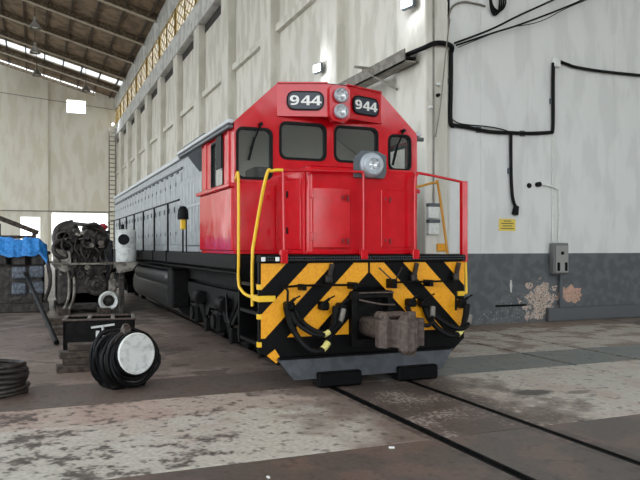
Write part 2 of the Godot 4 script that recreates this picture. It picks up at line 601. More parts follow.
# ---------- walls ----------
func build_walls():
	var wr := setting("wall_right", "long plastered wall divided by pilasters")
	# recessed panels, pilasters, ledge, crane beam, ventilation band
	var panel := MB.new()
	panel.bb(Vector3(PANEL_X, 0, -BAY + 1.1), Vector3(PANEL_X + 0.3, 12.11, 0))
	var panel_mesh := panel.st.commit()
	var pil := MB.new()
	pil.bb(Vector3(WALL_X, 0, 0), Vector3(PANEL_X + 0.3, 12.5, 1.1), 0.03)
	var pil_mesh := pil.st.commit()
	var led := MB.new()
	led.bb(Vector3(PANEL_X - 0.16, 8.95, -BAY + 1.1), Vector3(PANEL_X, 9.2, 0))
	var led_mesh := led.st.commit()
	var shade_panel := MB.new()  # dark panel standing in for the shadowed gap under the beam
	shade_panel.bb(Vector3(PANEL_X - 0.02, 12.1, -BAY + 1.1), Vector3(PANEL_X + 0.25, 12.5, 0))
	var shade_panel_mesh := shade_panel.st.commit()
	var vents := MB.new()
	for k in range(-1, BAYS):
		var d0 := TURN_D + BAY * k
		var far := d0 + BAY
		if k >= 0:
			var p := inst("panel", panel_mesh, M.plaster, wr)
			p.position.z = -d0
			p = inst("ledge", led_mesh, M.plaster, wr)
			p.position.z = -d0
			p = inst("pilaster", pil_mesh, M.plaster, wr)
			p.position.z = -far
			p = inst("beam_shade_panel", shade_panel_mesh, mat(c8(52, 50, 47), 0.8), wr)
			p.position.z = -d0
		var b := MB.new()
		b.bb(Vector3(WALL_X - 0.06, 12.5, -far + 0.01), Vector3(PANEL_X + 0.3, 13.6, -d0 - 0.01), 0.03)
		obj("crane_beam", b, M.beam, wr)
		b = MB.new()
		b.bb(Vector3(WALL_X + 0.06, 15.35, -far + 0.01), Vector3(WALL_X + 0.22, 16.75, -d0 - 0.01))
		obj("fascia_panel", b, M.beam, wr)
		b = MB.new()
		b.bb(Vector3(WALL_X + 0.16, 13.6, -far), Vector3(WALL_X + 0.17, 15.35, -d0))
		obj("translucent_sheet", b, M.vent, wr)
		b = MB.new()
		b.bb(Vector3(WALL_X + 0.08, 13.6, -far - 0.05), Vector3(WALL_X + 0.22, 15.35, -far + 0.06))
		b.bb(Vector3(WALL_X + 0.10, 13.6, -far + BAY * 0.5 - 0.03), Vector3(WALL_X + 0.16, 15.35, -far + BAY * 0.5 + 0.03))
		obj("mullion", b, M.vent_dark, wr)
		# slanted vanes of the ventilation blocks
		var rows := 6
		var cols := 10
		for r in rows:
			for c in cols:
				var y := 13.6 + 1.75 * (r + 0.5) / rows
				var z := -d0 - BAY * (c + 0.5) / cols
				var s := 1.0 if (r + c) % 2 == 0 else -1.0
				vents.box(Vector3(WALL_X + 0.145, y, z), Vector3(0.02, 0.07, 0.62), Basis(Vector3.RIGHT, s * 0.5))
	var ls := obj("lattice", vents, M.vent_light, wr)
	ls.set_meta("kind", "stuff")
	# corner column where the wall turns
	var b := MB.new()
	b.bb(Vector3(WALL_X, 0, -TURN_D - 1.1), Vector3(7.95, 12.5, -TURN_D + 0.1), 0.025)
	obj("corner_column", b, M.plaster, wr)
	b = MB.new()
	b.bb(Vector3(WALL_X, 12.5, -TURN_D), Vector3(PANEL_X + 0.3, 13.6, 8))
	b.bb(Vector3(WALL_X + 0.02, 13.6, -TURN_D + BAY), Vector3(PANEL_X + 0.3, 16.75, 8))
	obj("upper_wall", b, M.plaster, wr)

	# the white wall across, right of the corner
	var wf := setting("wall_front", "white wall with dark grey dado facing the track")
	var seams := [7.95, 8.83, 10.08, 12.6, 15.4, 20.0]
	for i in seams.size() - 1:
		b = MB.new()
		b.bb(Vector3(seams[i] + 0.002, 0, -TURN_D - 0.3), Vector3(seams[i + 1] - 0.002, 12.6, -TURN_D), 0.004)
		obj("wall_panel", b, M.white_wall, wf)
	b = MB.new()
	b.bb(Vector3(7.9, 0, -TURN_D - 0.4), Vector3(20, 12.6, -TURN_D - 0.25))
	obj("backing", b, M.white_wall, wf)
	var dm := mat(Color.WHITE, 0.5)
	dm.albedo_texture = dado_texture()
	b = MB.new()
	b.uvf = func(p: Vector3, _n: Vector3) -> Vector2:
		return Vector2((p.x - 7.95) / 6.05, 1.0 - p.y / 1.51)
	b.bb(Vector3(7.95, 0.0, -TURN_D), Vector3(14.0, 1.51, -TURN_D + 0.012))
	obj("dado", b, dm, wf)
	b = MB.new()
	b.bb(Vector3(14.0, 0.0, -TURN_D), Vector3(20.0, 1.51, -TURN_D + 0.012))
	obj("dado", b, mat(c8(92, 95, 98), 0.5), wf)
	b = MB.new()
	b.bb(Vector3(10.55, 0.0, -TURN_D), Vector3(14.0, 0.3, -TURN_D + 0.14), 0.02)
	obj("plinth", b, mat(c8(90, 92, 94), 0.6), wf)

	# end wall far away
	var we := setting("wall_end", "pale far end wall with bright openings")
	b = MB.new()
	var top := func(x: float) -> float: return roof_y(x) - 0.05
	var outline := [Vector2(-14, 0), Vector2(7.9, 0), Vector2(7.9, roof_y(7.9) - 0.1), Vector2(5.6, top.call(5.6)), Vector2(5.6, roof_y(5.6) - 0.55), Vector2(RIDGE_X, roof_y(RIDGE_X) - 0.55), Vector2(-14, roof_y(-14) - 0.55)]
	b.plate(outline, [[Vector2(1.54, 0.02), Vector2(6.82, 0.02), Vector2(6.82, 5.0), Vector2(1.54, 5.0)], [Vector2(-1.3, 0.02), Vector2(0.45, 0.02), Vector2(0.45, 4.55), Vector2(-1.3, 4.55)], [Vector2(2.9, 14.9), Vector2(4.7, 14.9), Vector2(4.7, 16.2), Vector2(2.9, 16.2)]], 0.35, Transform3D(Basis(), Vector3(0, 0, -END_D)))
	obj("wall_sheet", b, M.end_wall, we)
	b = MB.new()
	b.bb(Vector3(0.85, 0, -END_D), Vector3(1.2, 17.6, -END_D + 0.2))
	obj("column", b, M.end_wall, we)
	b = MB.new()
	b.tube([Vector3(-13, 5.1, -END_D + 0.3), Vector3(7.3, 5.15, -END_D + 0.3)], 0.05, 6)
	b.tube([Vector3(-13, 17.1, -END_D + 0.5), Vector3(7.3, 15.4, -END_D + 0.5)], 0.03, 6)
	obj("pipe", b, M.tray, we)

	# left and rear sides of the hall, outside the picture: open bays between columns
	var wl := setting("wall_left")
	b = MB.new()
	b.bb(Vector3(-14.3, 0, -END_D), Vector3(-14, 1.1, 8))
	b.bb(Vector3(-14.3, 14.5, -END_D), Vector3(-14, roof_y(-14), 8))
	obj("wall_band", b, M.end_wall, wl)
	for k in 14:
		b = MB.new()
		b.bb(Vector3(-14.4, 0, -END_D + BAY * k + 1.0), Vector3(-13.6, roof_y(-13.6), -END_D + BAY * k + 2.0))
		obj("column", b, M.plaster, wl)
	var wb := setting("wall_rear")
	b = MB.new()
	b.bb(Vector3(-14, 11.0, 8), Vector3(7.75, 17.0, 8.3))
	b.bb(Vector3(7.75, 11.0, 8), Vector3(20, 12.7, 8.3))
	obj("lintel", b, M.plaster, wb)
	for x in [-14.0, -3.5, 7.5, 19.6]:
		b = MB.new()
		b.bb(Vector3(x - 0.4, 0, 8), Vector3(x + 0.4, 11.0, 8.6))
		obj("column", b, M.plaster, wb)
	for k in 3:  # unseen closed leaves, added for the glossy red paint to mirror
		b = MB.new()
		b.bb(Vector3(7.6 + k * 2.6, 0.05, 8.1), Vector3(7.6 + k * 2.6 + 2.56, 7.0, 8.22), 0.01)
		obj("added_door_leaf", b, M.beam, wb)
	var wy := setting("wall_side")
	b = MB.new()
	b.bb(Vector3(20, 0, -TURN_D - 0.4), Vector3(20.3, 12.7, 8.3))
	obj("wall_sheet", b, M.white_wall, wy)

func dado_texture() -> ImageTexture:
	var W := 1024
	var H := 256
	var n1 := noise_image(61, 0.02, 5, W, H).get_data()
	var n2 := noise_image(62, 0.09, 3, W, H).get_data()
	var out := PackedByteArray()
	out.resize(W * H * 3)
	for j in H:
		var y := 1.51 * (1.0 - (j + 0.5) / H)
		for i in W:
			var x := 7.95 + 6.05 * (i + 0.5) / W
			var k := j * W + i
			var a := n1[k] / 255.0
			var c := n2[k] / 255.0
			var col := Vector3(84, 88, 91).lerp(Vector3(98, 101, 103), smoothstep(0.35, 0.65, a))
			var q := Vector2((x - 10.42) / 0.42, (y - 0.47) / 0.42).length() + (a - 0.5) * 1.6
			col = col.lerp(Vector3(232, 222, 206).lerp(Vector3(176, 150, 134), smoothstep(0.4, 0.6, c)), smoothstep(1.0, 0.9, q) * smoothstep(0.38, 0.46, c + 0.05))
			q = Vector2((x - 11.25) / 0.36, (y - 0.58) / 0.2).length() + (a - 0.5) * 1.4
			col = col.lerp(Vector3(214, 168, 146).lerp(Vector3(180, 150, 130), smoothstep(0.4, 0.6, c)), smoothstep(1.0, 0.9, q) * smoothstep(0.34, 0.42, c + 0.05))
			q = Vector2((x - 9.61) / 0.035, (y - 0.8) / 0.17).length() + (c - 0.5) * 0.8
			col = col.lerp(Vector3(205, 205, 200), smoothstep(1.0, 0.8, q))
			q = Vector2((x - 9.0) / 0.35, (y - 0.12) / 0.22).length()
			var q2 := Vector2((x - 9.75) / 0.6, (y - 0.3) / 0.4).length()
			col = col.lerp(Vector3(150, 148, 144), smoothstep(0.70, 0.76, c) * smoothstep(1.1, 0.7, minf(q, q2)))
			out[k * 3] = int(col.x)
			out[k * 3 + 1] = int(col.y)
			out[k * 3 + 2] = int(col.z)
	var im := Image.create_from_data(W, H, false, Image.FORMAT_RGB8, out)
	im.generate_mipmaps()
	return ImageTexture.create_from_image(im)

# ---------- roof ----------
func build_roof():
	var rf := setting("ceiling", "dark sheet roof on rafters and purlins")
	var sl := [Vector2(RIDGE_X, 0), Vector2(7.9, 0), Vector2(-14.4, 0)]
	for k in range(-4, BAYS):
		var d0 := TURN_D + BAY * k
		var d1 := minf(d0 + BAY, END_D + 0.5)
		var light := k in [9, 3, 1, -1, -3]
		for side in 2:
			var xe: float = 7.9 if side == 0 else -14.4
			var segs := [[d0, d1, M.roof]]
			if light and side == 0:
				segs = [[d0, d0 + 2.8, M.roof], [d0 + 2.8, d0 + 4.7, M.skylight], [d0 + 4.7, d1, M.roof]]
			elif side == 1:
				segs = [[d0, d0 + 0.8, M.roof], [d0 + 0.8, d0 + 4.4, M.skylight], [d0 + 4.4, d1, M.roof]]  # unseen left-slope skylights, added to brighten the far end wall
			elif k >= 4 and k < 9:
				segs = [[d0, d0 + 0.2, M.roof], [d0 + 0.2, d0 + 1.5, M.skylight], [d0 + 1.5, d1, M.roof]]  # skylights added out of view behind the rafters to light the far end
			for s in segs:
				var b := MB.new()
				var ya := roof_y(RIDGE_X)
				var yb := roof_y(xe)
				var p := [Vector3(RIDGE_X, ya, -s[0]), Vector3(xe, yb, -s[0]), Vector3(xe, yb, -s[1]), Vector3(RIDGE_X, ya, -s[1])]
				var n := Vector3((ya - yb) * signf(xe - RIDGE_X), absf(xe - RIDGE_X), 0).normalized()
				b.quad(p[0], p[1], p[2], p[3], -n)
				var t: float = 0.12 if s[2] == M.roof else 0.012
				var q := []
				for v in p:
					q.append(v + Vector3(0, t, 0))
				b.quad(q[0], q[1], q[2], q[3], n)
				b.quad(p[0], p[1], q[1], q[0], Vector3.BACK)
				b.quad(p[2], p[3], q[3], q[2], Vector3.FORWARD)
				b.quad(p[1], p[2], q[2], q[1], Vector3(signf(xe - RIDGE_X), 0, 0))
				obj("roof_sheet" if s[2] == M.roof else "translucent_sheet", b, s[2], rf)
	var raf := MB.new()
	var fla := MB.new()
	for side in 2:
		var xe: float = WALL_X if side == 0 else -14.0
		var a := Vector3(RIDGE_X, roof_y(RIDGE_X) - 0.22, 0)
		var c := Vector3(xe, roof_y(xe) - 0.22, 0)
		raf.bar(a, c, 0.12, 0.44)
		var o := Vector3(0, -0.25, 0)
		fla.bar(a + o, c + o, 0.3, 0.06)
	var raf_mesh := raf.st.commit()
	var fla_mesh := fla.st.commit()
	for k in range(-3, BAYS):
		var r := inst("rafter", raf_mesh, M.rafter, rf)
		r.position.z = -(TURN_D + BAY * (k + 1))
		var f := inst("flange", fla_mesh, M.flange, r)
	for i in 14:
		var x := WALL_X - 0.4 - i * 1.55
		var b := MB.new()
		b.bb(Vector3(x - 0.05, roof_y(x) - 0.24, -END_D), Vector3(x + 0.05, roof_y(x) - 0.02, 8))
		obj("purlin", b, M.purlin, rf)
	# flat roof over the bay on the right
	var b := MB.new()
	b.bb(Vector3(7.75, 12.6, -TURN_D - 0.4), Vector3(20.3, 12.8, 8.3))
	obj("bay_roof", b, M.beam, rf)

# ---------- locomotive (local: x across, y up, +z forward; z = 0 at the pilot face) ----------
func window(root: Node3D, x0: float, y0: float, x1: float, y1: float, r: float, xf: Transform3D):
	var b := MB.new()
	b.plate(rrect(x0 - 0.022, y0 - 0.022, x1 + 0.022, y1 + 0.022, r + 0.022), [rrect(x0 + 0.012, y0 + 0.012, x1 - 0.012, y1 - 0.012, r)], 0.07, xf * Transform3D(Basis(), Vector3(0, 0, 0.012)))
	var g := obj("window_gasket", b, M.rubber, root)
	b = MB.new()
	b.plate(rrect(x0 + 0.004, y0 + 0.004, x1 - 0.004, y1 - 0.004, r), [], 0.006, xf * Transform3D(Basis(), Vector3(0, 0, -0.02)))
	obj("pane", b, M.glass, g)

func build_locomotive():
	var L := thing("locomotive", "red and grey diesel locomotive with black and yellow striped front", "locomotive", Vector3(CAB_X, 0, -7.32))
	build_cab(L)
	build_nose(L)
	build_front_end(L)
	build_hood(L)
	build_running_gear(L)
	build_rails(L)

const ZC := -1.11   # cab front
const ZR := -2.93   # cab rear

func build_cab(L: Node3D):
	var wins := [[-1.325, 2.556, -0.864, 3.20, 0.07], [-0.73, 2.84, -0.083, 3.31, 0.08], [0.07, 2.84, 0.715, 3.31, 0.08], [0.915, 2.76, 1.25, 3.24, 0.07]]
	var xf := Transform3D(Basis(), Vector3(0, 0, ZC))
	var holes := []
	for w in wins:
		holes.append(rrect(w[0], w[1], w[2], w[3], w[4]))
	var b := MB.new()
	b.plate([Vector2(-1.37, 1.56), Vector2(1.37, 1.56), Vector2(1.37, 3.28), Vector2(0.78, 3.83), Vector2(-0.78, 3.83), Vector2(-1.37, 3.28)], holes, 0.05, xf)
	obj("cab_front", b, M.red, L)
	for w in wins:
		window(L, w[0], w[1], w[2], w[3], w[4], xf)
	# door outline round the long left window
	b = MB.new()
	b.bb(Vector3(-1.345, 1.6, ZC), Vector3(-0.80, 2.5, ZC + 0.012), 0.006)
	obj("front_door", b, M.red, L)
	# wipers
	for p in [[Vector3(-1.02, 3.26, ZC + 0.05), Vector3(-1.17, 2.92, ZC + 0.05)], [Vector3(1.12, 3.31, ZC + 0.05), Vector3(0.96, 2.95, ZC + 0.05)]]:
		b = MB.new()
		b.tube([p[0], p[1]], 0.012, 6)
		b.bar(p[1] + Vector3(0.06, 0.16, 0), p[1] + Vector3(-0.02, -0.14, 0), 0.02, 0.03)
		b.cyl(p[0] + Vector3(0, 0, -0.06), p[0] + Vector3(0, 0, 0.02), 0.025, 10)
		obj("wiper", b, M.black, L)
	# sides
	for s in [-1.0, 1.0]:
		var sx := Transform3D(Basis(Vector3(0, 0, s * -1.0), Vector3.UP, Vector3(s, 0, 0)), Vector3(s * 1.37, 0, 0))
		# in this frame local x runs along -z*s
		var a0: float = -(ZC - 0.05) * s
		var a1: float = -ZR * s
		var w0: float = (1.66 if s < 0 else 1.35) * s
		var w1: float = (2.30 if s < 0 else 2.75) * s
		var lo := minf(a0, a1)
		var hi := maxf(a0, a1)
		var wl := minf(w0, w1)
		var wh := maxf(w0, w1)
		b = MB.new()
		b.plate([Vector2(lo, 1.56), Vector2(hi, 1.56), Vector2(hi, 3.28), Vector2(lo, 3.28)], [rrect(wl, 2.5, wh, 3.14, 0.03)], 0.05, sx)
		obj("cab_side", b, M.red, L)
		window(L, wl, 2.5, wh, 3.14, 0.03, sx)
		b = MB.new()
		b.bb(Vector3(s * 1.40 - 0.04, 2.43, ZR - 0.12), Vector3(s * 1.40 + 0.04, 2.49, ZC - 0.02), 0.012)
		obj("arm_rest", b, M.red, L)
		b = MB.new()
		b.bb(Vector3(s * 1.37 - 0.03, 1.60, ZR - 0.02), Vector3(s * 1.37 + 0.03, 2.43, ZC - 0.03), 0.015)
		obj("side_panel", b, M.red, L)
		b = MB.new()
		b.bb(Vector3(s * 1.37 - 0.02, 2.49, ZC - 0.28), Vector3(s * 1.37 + 0.04, 3.2, ZC - 0.20), 0.01)
		obj("window_post", b, M.red, L)
		b = MB.new()
		b.bb(Vector3(s * 1.37 - 0.02, 2.49, ZC - 1.58), Vector3(s * 1.37 + 0.04, 3.2, ZC - 1.50), 0.01)
		obj("window_post", b, M.red, L)
		# drip rail along the eaves
		b = MB.new()
		b.bb(Vector3(s * 1.41 - 0.05, 3.255, ZR - 1.5), Vector3(s * 1.41 + 0.03, 3.315, ZC + 0.01), 0.012)
		obj("drip_rail", b, M.roof_grey, L)
		b = MB.new()
		b.bb(Vector3(s * 1.39 - 0.05, 3.20, ZR - 1.5), Vector3(s * 1.39 + 0.02, 3.25, ZC - 0.03), 0.01)
		obj("gutter", b, M.grey_dark, L)
		b = MB.new()
		if s > 0:
			continue
		b.bb(Vector3(s * 1.385 - 0.012, 2.74, ZC - 0.86), Vector3(s * 1.385 + 0.012, 3.20, ZC - 0.56), 0.004)
		obj("sun_shade", b, M.rubber, L)
	# roof of three planes
	b = MB.new()
	var prof := [Vector2(-1.36, 3.24), Vector2(-0.62, 3.70), Vector2(0, 3.78), Vector2(0.62, 3.70), Vector2(1.36, 3.24)]
	for i in 4:
		var p: Vector2 = prof[i]
		var q: Vector2 = prof[i + 1]
		var e := q - p
		var n := Vector3(-e.y, e.x, 0).normalized()
		var z0 := ZC - 0.03
		var z1 := ZR - 0.1
		var o := n * 0.03
		b.quad(Vector3(p.x, p.y, z0) + o, Vector3(q.x, q.y, z0) + o, Vector3(q.x, q.y, z1) + o, Vector3(p.x, p.y, z1) + o, n)
		b.quad(Vector3(p.x, p.y, z0), Vector3(q.x, q.y, z0), Vector3(q.x, q.y, z1), Vector3(p.x, p.y, z1), -n)
		b.quad(Vector3(p.x, p.y, z0), Vector3(q.x, q.y, z0), Vector3(q.x, q.y, z0) + o, Vector3(p.x, p.y, z0) + o, Vector3.BACK)
	obj("cab_roof", b, M.red, L)
	b = MB.new()
	b.plate([Vector2(-1.31, 1.56), Vector2(1.31, 1.56), Vector2(1.31, 3.22), Vector2(0.62, 3.68), Vector2(-0.62, 3.68), Vector2(-1.31, 3.22)], [rrect(-1.25, 2.5, -1.0, 3.1, 0.05), rrect(1.0, 2.5, 1.25, 3.1, 0.05)], 0.05, Transform3D(Basis(), Vector3(0, 0, ZR + 0.05)))
	obj("cab_rear", b, M.grey_dark, L)
	# pale cab lining: rear wall, ceiling and floor
	b = MB.new()
	b.plate([Vector2(-1.30, 1.58), Vector2(1.30, 1.58), Vector2(1.30, 3.18), Vector2(0.6, 3.62), Vector2(-0.6, 3.62), Vector2(-1.30, 3.18)], [rrect(-1.25, 2.5, -1.0, 3.1, 0.05), rrect(1.0, 2.5, 1.25, 3.1, 0.05)], 0.01, Transform3D(Basis(), Vector3(0, 0, ZR + 0.07)))
	obj("cab_lining", b, M.lining, L)
	b = MB.new()
	b.bb(Vector3(-0.62, 3.62, ZR + 0.08), Vector3(0.62, 3.64, ZC - 0.06))
	obj("cab_lining", b, M.lining, L)
	b = MB.new()
	b.bb(Vector3(-1.30, 1.57, ZR + 0.08), Vector3(1.30, 1.59, ZC - 0.06))
	obj("cab_floor", b, M.lining, L)
	for s in [-1.0, 1.0]:
		b = MB.new()
		b.bar(Vector3(s * 0.62, 3.62, (ZR + ZC) * 0.5), Vector3(s * 1.31, 3.20, (ZR + ZC) * 0.5), 1.7, 0.012)
		obj("cab_lining", b, M.lining, L)
		b = MB.new()
		b.bb(Vector3(s * 1.312 - 0.005, 1.6, ZR + 0.08), Vector3(s * 1.312 + 0.005, 2.42, ZC - 0.06))
		obj("cab_lining", b, M.lining, L)
	# inside: control stand and seat
	b = MB.new()
	b.bb(Vector3(-1.0, 1.6, ZC - 0.75), Vector3(-0.62, 2.75, ZC - 0.3), 0.03)
	b.bb(Vector3(-0.75, 1.6, ZC - 0.35), Vector3(0.6, 2.5, ZC - 0.12), 0.03)
	obj("control_stand", b, M.rubber, L)
	b = MB.new()
	b.bb(Vector3(0.7, 1.6, ZC - 1.1), Vector3(0.8, 2.0, ZC - 1.0))
	b.bb(Vector3(0.5, 2.0, ZC - 1.3), Vector3(1.0, 2.1, ZC - 0.8), 0.03)
	b.bb(Vector3(0.5, 2.1, ZC - 1.4), Vector3(1.0, 2.7, ZC - 1.3), 0.03)
	obj("seat", b, M.rubber, L)
	# number box: a shallow wedge across the top with the headlights in its middle
	var zm := ZC + 0.2
	b = MB.new()
	var pl := [Vector2(-0.78, ZC), Vector2(-0.14, zm), Vector2(0.14, zm), Vector2(0.78, ZC)]
	for i in 3:
		var p: Vector2 = pl[i]
		var q: Vector2 = pl[i + 1]
		var n := Vector3(-(q.y - p.y), 0, q.x - p.x).normalized()
		b.quad(Vector3(p.x, 3.40, p.y), Vector3(q.x, 3.40, q.y), Vector3(q.x, 3.83, q.y), Vector3(p.x, 3.83, p.y), n)
	b.quad(Vector3(-0.78, 3.40, ZC), Vector3(-0.14, 3.40, zm), Vector3(0.14, 3.40, zm), Vector3(0.78, 3.40, ZC), Vector3.DOWN)
	b.quad(Vector3(-0.78, 3.835, ZC), Vector3(-0.14, 3.84, zm), Vector3(0.14, 3.84, zm), Vector3(0.78, 3.835, ZC), Vector3.UP)
	b.bar(Vector3(-0.78, 3.835, ZC + 0.01), Vector3(-0.14, 3.845, zm + 0.01), 0.03, 0.02)
	b.bar(Vector3(0.78, 3.835, ZC + 0.01), Vector3(0.14, 3.845, zm + 0.01), 0.03, 0.02)
	b.bar(Vector3(-0.78, 3.40, ZC + 0.01), Vector3(-0.14, 3.40, zm + 0.01), 0.03, 0.02)
	b.bar(Vector3(0.78, 3.40, ZC + 0.01), Vector3(0.14, 3.40, zm + 0.01), 0.03, 0.02)
	obj("number_box", b, M.red, L)
	var font := SystemFont.new()
	font.font_names = PackedStringArray(["Droid Sans"])
	font.font_weight = 700
	var digits := TextMesh.new()
	digits.text = "944"
	digits.font = font
	digits.font_size = 32
	digits.pixel_size = 0.0056
	digits.depth = 0.008
	for s in [-1.0, 1.0]:
		var c := Vector3(s * 0.45 + 0.03, 3.60, ZC + 0.2 * (0.78 - 0.45 - 0.03 * s) / 0.64)
		var ang: float = atan2(0.2, 0.64) * s
		var bs := Basis(Vector3.UP, ang)
		b = MB.new()
		b.plate(rrect(-0.235, -0.112, 0.235, 0.112, 0.09, 5), [], 0.02, Transform3D(bs, c + bs * Vector3(0, 0, 0.022)))
		var bd := obj("number_board", b, mat(c8(44, 51, 63), 0.35), L)
		bd.set_meta("label", "dark number board reading 944")
		b = MB.new()
		b.plate(rrect(-0.25, -0.127, 0.25, 0.127, 0.1, 5), [rrect(-0.232, -0.109, 0.232, 0.109, 0.088, 5)], 0.02, Transform3D(bs, c + bs * Vector3(0, 0, 0.026)))
		obj("rim", b, M.rubber, bd)
		var t := inst("digits", digits, M.white, bd)
		t.transform = Transform3D(bs * Basis.from_scale(Vector3(1.45, 1.0, 1.0)), c + bs * Vector3(0, 0, 0.026))
	b = MB.new()
	b.plate([Vector2(-0.09, 3.33), Vector2(0.09, 3.33), Vector2(0.15, 3.40), Vector2(0.15, 3.76), Vector2(0.10, 3.81), Vector2(-0.10, 3.81), Vector2(-0.15, 3.76), Vector2(-0.15, 3.40)], [], 0.1, Transform3D(Basis(), Vector3(0.02, 0, zm + 0.06)))
	obj("headlight_housing", b, M.red, L)
	for y in [3.675, 3.46]:
		headlight(L, Vector3(0.02, y, zm + 0.085), 0.085)
	# small lamp stubs at the eaves
	b = MB.new()
	b.cyl(Vector3(1.37, 3.22, ZC - 0.05), Vector3(1.50, 3.22, ZC - 0.05), 0.03, 8)
	obj("eave_bolt", b, M.grey_dark, L)

func headlight(L: Node3D, at: Vector3, r: float):
	var xf := Transform3D(Basis(Vector3.RIGHT, PI / 2), at)
	var b := MB.new()
	b.lathe([Vector2(r * 1.15, -0.01), Vector2(r * 1.15, 0.03), Vector2(r, 0.04), Vector2(r * 0.93, 0.03)], 24, xf)
	var h := obj("headlight", b, M.silver, L)
	b = MB.new()
	b.lathe([Vector2(r * 0.93, 0.03), Vector2(r * 0.75, 0.005), Vector2(r * 0.45, -0.01), Vector2(r * 0.15, -0.02), Vector2(r * 0.13, 0.01), Vector2(0, 0.015)], 24, xf)
	obj("reflector", b, M.chrome, h)
	b = MB.new()
	b.lathe([Vector2(r * 0.94, 0.032), Vector2(r * 0.6, 0.045), Vector2(0, 0.05)], 24, xf)
	obj("lens", b, M.lens, h)

func build_nose(L: Node3D):
	var hw := 0.764
	var z0 := -0.10
	var top := 2.63
	var R := 0.07
	# plan with rounded front corners; s runs along it
	var plan := [Vector2(-hw, ZC)]
	for k in 7:
		var an := PI + PI / 2 * k / 6.0
		plan.append(Vector2(-hw + R + cos(an) * R, z0 - R - sin(an) * R))
	for k in 7:
		var an := PI * 1.5 + PI / 2 * k / 6.0
		plan.append(Vector2(hw - R + cos(an) * R, z0 - R - sin(an) * R))
	plan.append(Vector2(hw, ZC))
	var s := [0.0]
	for i in plan.size() - 1:
		s.append(s[-1] + plan[i].distance_to(plan[i + 1]))
	var tot: float = s[-1]
	var b := MB.new()
	var st := b
	for i in plan.size() - 1:
		var p: Vector2 = plan[i]
		var q: Vector2 = plan[i + 1]
		var np: Vector2
		var nq: Vector2
		var fn := Vector2(-(q.y - p.y), q.x - p.x).normalized()
		np = fn
		nq = fn
		if i > 0 and i < 8 or i >= 8 and i < plan.size() - 2:
			pass
		# two bands: wall and rounded top
		var rows := [[1.56, 0.0], [top - 0.06, 0.0], [top - 0.018, 0.018], [top, 0.06]]
		for r in 3:
			var y0: float = rows[r][0]
			var y1: float = rows[r + 1][0]
			var i0: float = rows[r][1]
			var i1: float = rows[r + 1][1]
			var v := []
			for e in [[p, i0, y0, s[i]], [q, i0, y0, s[i + 1]], [q, i1, y1, s[i + 1]], [p, i1, y1, s[i]]]:
				var pp: Vector2 = e[0]
				var cc := Vector2(clampf(pp.x, -hw + R, hw - R), clampf(pp.y, -10.0, z0 - R))
				var ins: float = e[1]
				var dir := (pp - cc)
				if dir.length() > 1e-4:
					pp -= dir.normalized() * ins
				v.append([Vector3(pp.x, e[2], pp.y), Vector2(e[3] / tot, (2.66 - e[2]) / 1.1)])
			var n := Vector3(fn.x, [0.0, 0.6, 2.0][r], fn.y).normalized()
			for t in [[0, 1, 2], [0, 2, 3]]:
				var g: Vector3 = (v[t[1]][0] - v[t[0]][0]).cross(v[t[2]][0] - v[t[0]][0])
				var order: Array = t if g.dot(n) < 0 else [t[0], t[2], t[1]]
				for o in order:
					st.st.set_normal(n)
					st.st.set_uv(v[o][1])
					st.st.add_vertex(v[o][0])
	b.uvf = func(_p: Vector3, _n: Vector3) -> Vector2: return Vector2(0.9, 0.5)
	b.quad(Vector3(-hw + 0.05, top, ZC), Vector3(hw - 0.05, top, ZC), Vector3(hw - 0.05, top, z0 - 0.05), Vector3(-hw + 0.05, top, z0 - 0.05), Vector3.UP)
	obj("nose", b, M.red, L)
	# doors on the front: the left one is set ajar to catch the light, the right one is shut
	b = MB.new()
	b.bb(Vector3(0.0, 1.64, -0.008), Vector3(0.48, 2.36, 0.008), 0.006)
	var d := obj("nose_door", b, M.red, L)
	d.set_meta("label", "red nose door set slightly ajar to catch the light")
	d.position = Vector3(-0.69, 0, z0 + 0.012)
	d.rotation.y = -0.085
	hinges(d, -0.01, 0.004)
	latches(d, 0.40, -0.006)
	b = MB.new()
	b.bb(Vector3(0.233, 1.64, z0), Vector3(0.70, 2.36, z0 + 0.016), 0.006)
	d = obj("nose_door", b, M.red, L)
	latches(d, 0.30, z0 + 0.016)
	# side door of the nose
	b = MB.new()
	b.bb(Vector3(-hw - 0.014, 1.62, -0.98), Vector3(-hw, 2.48, -0.28), 0.006)
	d = obj("side_door", b, M.red, L)
	var h := MB.new()
	h.bb(Vector3(-hw - 0.03, 2.28, -0.74), Vector3(-hw - 0.01, 2.36, -0.70), 0.004)
	h.bb(Vector3(-hw - 0.03, 1.82, -0.74), Vector3(-hw - 0.01, 1.90, -0.70), 0.004)
	obj("handle", h, M.rubber, d)
	b = MB.new()
	b.bb(Vector3(-hw - 0.025, 1.56, -0.16), Vector3(-hw, 2.55, -0.13), 0.004)
	obj("trim_strip", b, M.red, L)
	# seam bead along the front
	b = MB.new()
	b.bb(Vector3(-0.012, 1.57, z0), Vector3(0.012, 2.58, z0 + 0.012), 0.004)
	obj("centre_seam", b, M.red, L)
	b = MB.new()
	b.bb(Vector3(-hw - 0.015, 1.56, ZC + 0.05), Vector3(hw + 0.015, 1.595, z0 + 0.02), 0.01)
	obj("nose_base", b, M.red, L)
	# big lamp on a grey plate, middle of the nose top
	b = MB.new()
	b.plate([Vector2(-0.19, 2.50), Vector2(0.21, 2.50), Vector2(0.24, 2.58), Vector2(0.24, 2.78), Vector2(0.12, 2.83), Vector2(-0.10, 2.83), Vector2(-0.19, 2.74)], [], 0.05, Transform3D(Basis(), Vector3(0.04, 0, z0 + 0.055)))
	var pl := obj("lamp_bracket", b, M.grey_dark, L)
	var xf := Transform3D(Basis(Vector3.RIGHT, PI / 2).scaled(Vector3(0.8, 0.8, 0.9)), Vector3(0.06, 2.655, z0 + 0.05))
	b = MB.new()
